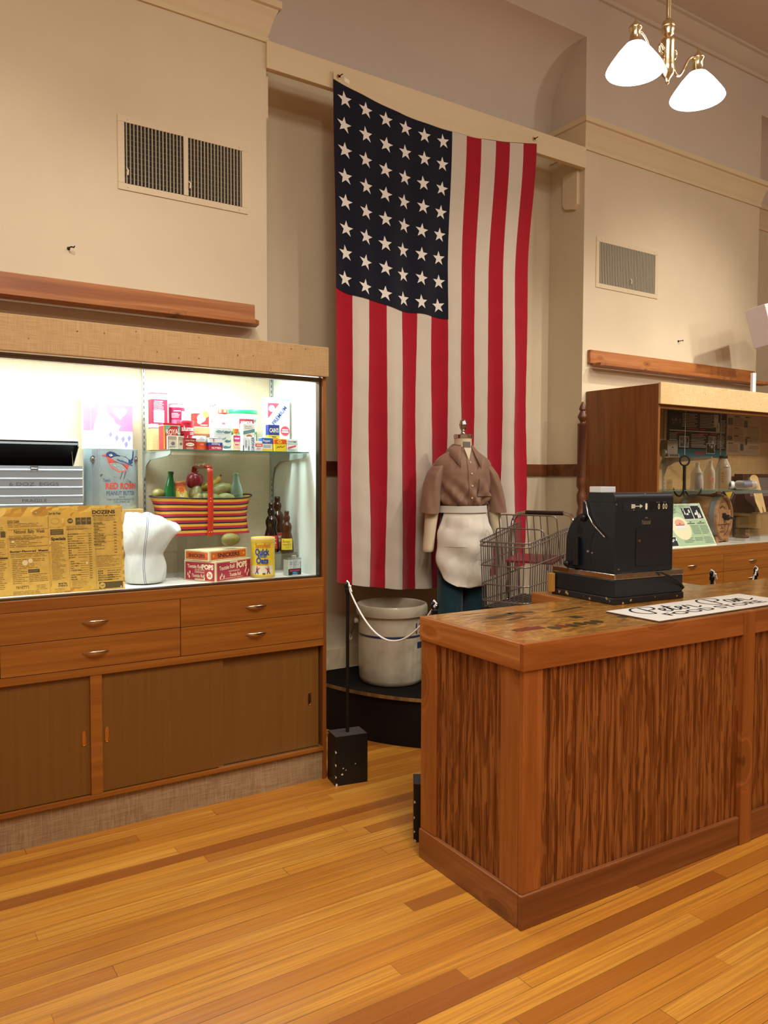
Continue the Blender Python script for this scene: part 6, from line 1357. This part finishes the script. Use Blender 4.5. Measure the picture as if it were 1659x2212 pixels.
def pouch():
    t = thing('foil_packet', 'small crumpled red, white and yellow packet at the right end of the glass shelf', 'packet', (5.735, 3.545, RSZ))
    MB().loft([[(.028*cos(a)*(1+.15*sin(3*a)), .012*sin(a), 0) for a in [2*pi*j/12 for j in range(12)]], [(.03*cos(a)*(1+.2*sin(2*a)), .014*sin(a), .02) for a in [2*pi*j/12 for j in range(12)]], [(.022*cos(a)-.006, .008*sin(a), .042) for a in [2*pi*j/12 for j in range(12)]], [(.014*cos(a)-.012, .003*sin(a), .058) for a in [2*pi*j/12 for j in range(12)]]]).build('wrapper', plain('#a53a30', .35), t, smooth=50)
    MB().box(-.028, -.016, .0, .03, -.0135, .014).build('yellow_strip', plain('#d9b64a', .4), t); MB().box(-.02, -.0145, .034, -.004, -.011, .054).build('white_strip', plain('#e8e2d8', .4), t)
pouch()
def churn():
    t = thing('butter_churn', 'wooden barrel butter churn with metal hoop and iron crank in the right cabinet', 'churn', (5.535, 3.615, 1.0225), radians(13))
    WD = wood('churn_wood', '#8a5a34', '#a87a4e', '#bc9064', 'Y', 1, .5, .2, 0, 0, 14); WF = wood('churn_face_wood', '#8f6038', '#b07f52', '#c29468', 'Z', 1, .5, .2, 0, 0, 16)
    R = .172; zc = .195; M = Matrix.Translation((0, 0, zc)) @ Matrix.Rotation(radians(-90), 4, 'X')
    b = MB(M); b.lathe([(R-.022, .018), (R-.018, .0), (R-.004, .0), (R, .006), (R+.008, .15), (R+.008, .18), (R, .30), (R-.004, .305), (0, .305)], 44, cap=False); b.build('barrel', WD, t, smooth=35)
    b = MB(M); b.lathe([(R-.001, .018), (R+.005, .018), (R+.007, .058), (R+.001, .058)], 44, cap=False); b.lathe([(R+.001, .25), (R+.005, .25), (R+.003, .285), (R-.002, .285)], 44, cap=False); b.build('metal_hoop', plain('#8b8a86', .5, .3), t, smooth=40)
    b = MB(M); b.lathe([(R-.02, .022), (0, .022)], 44, cap=False); b.build('end_board', WF, t)
    F = front(.0215); m = MB(); m.box(-.135, .004, zc-.05, .135, .0215, zc+.055); m.build('cross_board', WF, t, bevel=.003)
    m = MB(); F2 = front(.0035)
    for u, v in ((-.12, .045), (-.12, -.04), (.12, .045), (.12, -.04), (0, -.04)): m.disc(u, zc+v, .005, F2)
    for v, n in ((.115, 2), (-.09, 3), (-.12, 2)):
        for k in range(n): m.rect(-.045+.01*k, zc+v-k*.0, .04, zc+v+.004, front(.0215), 0, .0006) if k == 0 else None
    for k in range(5): m.rect(-.05+k*.022, zc+.078-abs(k-2)*.006, -.036+k*.022, zc+.094-abs(k-2)*.006, front(.021), 0, .0006)
    m.text('No.', 0, zc-.075, .018, front(.021), 0, .035, bold=.0, w=.0006); m.rect(-.04, zc-.112, .04, zc-.104, front(.021), 0, .0006); m.build('stamped_print', plain('#5d3a22', .7), t)
    IR = plain('#2d2a2a', .4, .5)
    m = MB(); m.cyl((0, .004, zc+.0), (0, -.03, zc), .022, n=18); m.ball((0, -.032, zc), .018, .012, .018); m.box(-.045, -.004, zc+.0, .01, .004, zc+.035); m.build('axle_boss', IR, t, smooth=40)
    m = MB(); m.tube([(0, -.03, zc), (.03, -.04, zc-.004), (.055, -.045, zc-.008), (.062, -.045, zc-.02), (.062, -.046, zc-.14), (.062, -.05, zc-.15)], .009, 10); m.build('crank_arm', IR, t, smooth=60)
    m = MB(); m.tube([(.062, -.05, zc-.146), (.064, -.07, zc-.146), (.07, -.11, zc-.146), (.073, -.15, zc-.146), (.074, -.158, zc-.146)], [.009, .012, .0145, .012, .006], 12); m.build('crank_handle', wood('crank_handle_wood', '#4a2c1a', '#6b432a', '#80543a', 'Y'), t, smooth=60)
    for y in (.015, .25):
        m = MB(); m.prism([(-.13, 0), (-.09, 0), (-.06, .012), (.06, .012), (.09, 0), (.13, 0), (.13, .045), (.09, .06), (0, .028), (-.09, .06), (-.13, .045)], y, y+.03, 'Y'); m.build('cradle_foot', WD, t)
    MB().box(-.075, .06, zc+R-.004, .075, .25, zc+R+.028).build('lid', wood('churn_lid_wood', '#5f3820', '#7c5032', '#90643f', 'X'), t, bevel=.004)
churn()
def placard():
    t = thing('information_placard', 'green information placard leaning in front of the wooden churn', 'placard', (4.99, 3.485, 1.0235), 0, None, (radians(-27), 0, 0)); W, H = .255, .345; rg = random.Random(12)
    MB().box(-W*1.25, 0, 0, W, .006, H).build('board', [plain('#e4e6c8', .5)], t)
    F = front(-.0003); m = MB(); m.rect(-W*1.25+.012, .012, W-.012, H-.012, F, 0)
    m.disc(-.075, .15, .105, F, 3, .0007, 40, .092); m.rect(-.14, .145, -.02, .17, F, 4, .001); m.disc(-.075, .19, .055, F, 5, .0009, 30, .03)
    m.rect(-.083, .182, -.067, .192, F, 6, .0014); m.rect(-.125, .172, -.025, .178, F, 6, .0014); m.rect(-.13, .142, -.02, .158, F, 2, .0012)
    bars(m, F, -.135, -.015, .13, .011, 4, 1, rg); bars(m, F, -.24, -.06, .30, .011, 4, 1, rg)
    photo(m, F, -.0, .215, .12, .315, (7, 2, 2), rg); photo(m, F, .12, .215, .235, .33, (7, 2, 2), rg, .001); photo(m, F, -.29, .012, -.18, .09, (7, 2, 2), rg)
    for u, a in ((.055, .045), (.175, .045)): m.rect(u-.012, .192, u+.012, .199, F, 1, .0008); m.rect(u-a, .180, u+a, .187, F, 1, .0008)
    bars(m, F, .04, .135, .165, .0105, 7, 1, rg); bars(m, F, .145, .235, .165, .0105, 7, 1, rg); bars(m, F, -.10, .02, .07, .0105, 4, 1, rg); bars(m, F, .03, .125, .07, .0105, 3, 1, rg); bars(m, F, .135, .235, .07, .0105, 5, 1, rg)
    m.build('placard_print', [plain('#a9c19a', .5), plain('#3f4a3a', .5), plain('#dedcd6', .5), plain('#e6dfb8', .5), plain('#efe9e0', .5), plain('#dba088', .5), plain('#b13a30', .5), plain('#1d1d20', .4)], t)
    MB().box(-.1, .006, .0, -.08, .04, .30).build('easel_strut', CLEAR, t)
placard()
clear_stand('acrylic_stand', 'front clear stand right of the churn crank', 5.83, 3.565, 1.0225, .14, .12, .10, radians(-20))
clear_stand('acrylic_stand', 'middle height clear stand behind the front one', 5.90, 3.70, 1.0225, .15, .10, .19, radians(-10))
clear_stand('acrylic_stand', 'tall clear stand at the back under the dark leather bundle', 5.93, 3.81, 1.0225, .16, .11, .262, radians(-5))
clear_stand('acrylic_stand', 'wide clear stand under the dark red wooden case', 6.33, 3.70, 1.0225, .42, .22, .205)
def bundle():
    t = thing('leather_bundle', 'dark brown crumpled bundle with a yellow patch on the tall clear stand', 'bundle', (5.93, 3.86, 1.286)); n = 26
    R = [[((A*cos(a))*(1+.12*sin(5*a+z*30))+ox, (B*sin(a))*(1+.1*sin(4*a+1)), z) for a in [2*pi*j/n for j in range(n)]] for z, A, B, ox in ((0, .075, .045, 0), (.03, .085, .05, 0), (.06, .10, .052, .005), (.09, .115, .05, .01), (.115, .11, .04, .01), (.125, .06, .02, .02))]
    MB().loft(R).build('leather', plain('#2a1712', .35, coat=.3), t, smooth=60)
    MB().add([(-.125, -.062, .12), (-.02, -.065, .125), (-.075, -.07, .05), (-.125, -.058, .12), (-.02, -.06, .125), (-.075, -.064, .05)], [(0, 2, 1), (3, 4, 5), (0, 1, 4, 3), (1, 2, 5, 4), (2, 0, 3, 5)]).build('yellow_patch', plain('#b8962a', .4), t)
    MB().tube([(-.14, -.058, .125), (-.11, -.066, .085), (-.08, -.07, .045), (-.05, -.07, .07), (-.01, -.066, .115)], .010, 8).build('patch_binding', plain('#1a0f0c', .4), t, smooth=60)
bundle()
def darkcase():
    t = thing('wooden_case', 'dark red-brown wooden case with sloped front in the right cabinet', 'case', (6.33, 3.74, 1.2282)); WD = wood('dark_red_wood', '#2e130c', '#43201a', '#552a1f', 'X')
    MB().prism([(0, 0), (.2, 0), (.2, .33), (.12, .33), (.09, .12), (0, .05)], -.18, .22, 'X').build('body', WD, t, bevel=.004)
    MB().add([(-.12, .113, .30), (.2, .113, .30), (.2, .088, .14), (-.12, .088, .14)], [(0, 1, 2, 3)]).build('glass_front', plain('#6d5f58', .15), t)
    MB().box(-.235, -.03, -.001, .2, .0, .012).build('front_lip', wood('case_lip', '#6a4a34', '#8a6a50', '#a08064', 'X'), t)
darkcase()
def paddle():
    t = thing('butter_paddle', 'flat pale wooden butter paddle leaning against the dark wooden case', 'paddle', (6.115, 3.655, 1.2405), 0, None, (radians(-8), radians(-12), radians(-30))); WD = wood('pale_paddle_wood', '#c49a56', '#d8b372', '#e3c48a', 'Z', 1, .55)
    p = [(.035*cos(a), .285+.035*sin(a)) for a in [pi*i/10 for i in range(11)]]+[(-.036, .10), (-.022, .02), (-.018, 0), (.004, 0), (.006, .045), (.010, .045), (.012, .0), (.03, 0), (.034, .05), (.036, .12)]
    MB().prism(p, 0, .010, 'Y').build('blade', WD, t, bevel=.002)
    m = MB(); bars(m, front(0), -.02, .02, .24, .012, 8, 0, random.Random(2), .25); m.build('faint_writing', plain('#b08a4e', .6), t)
paddle()
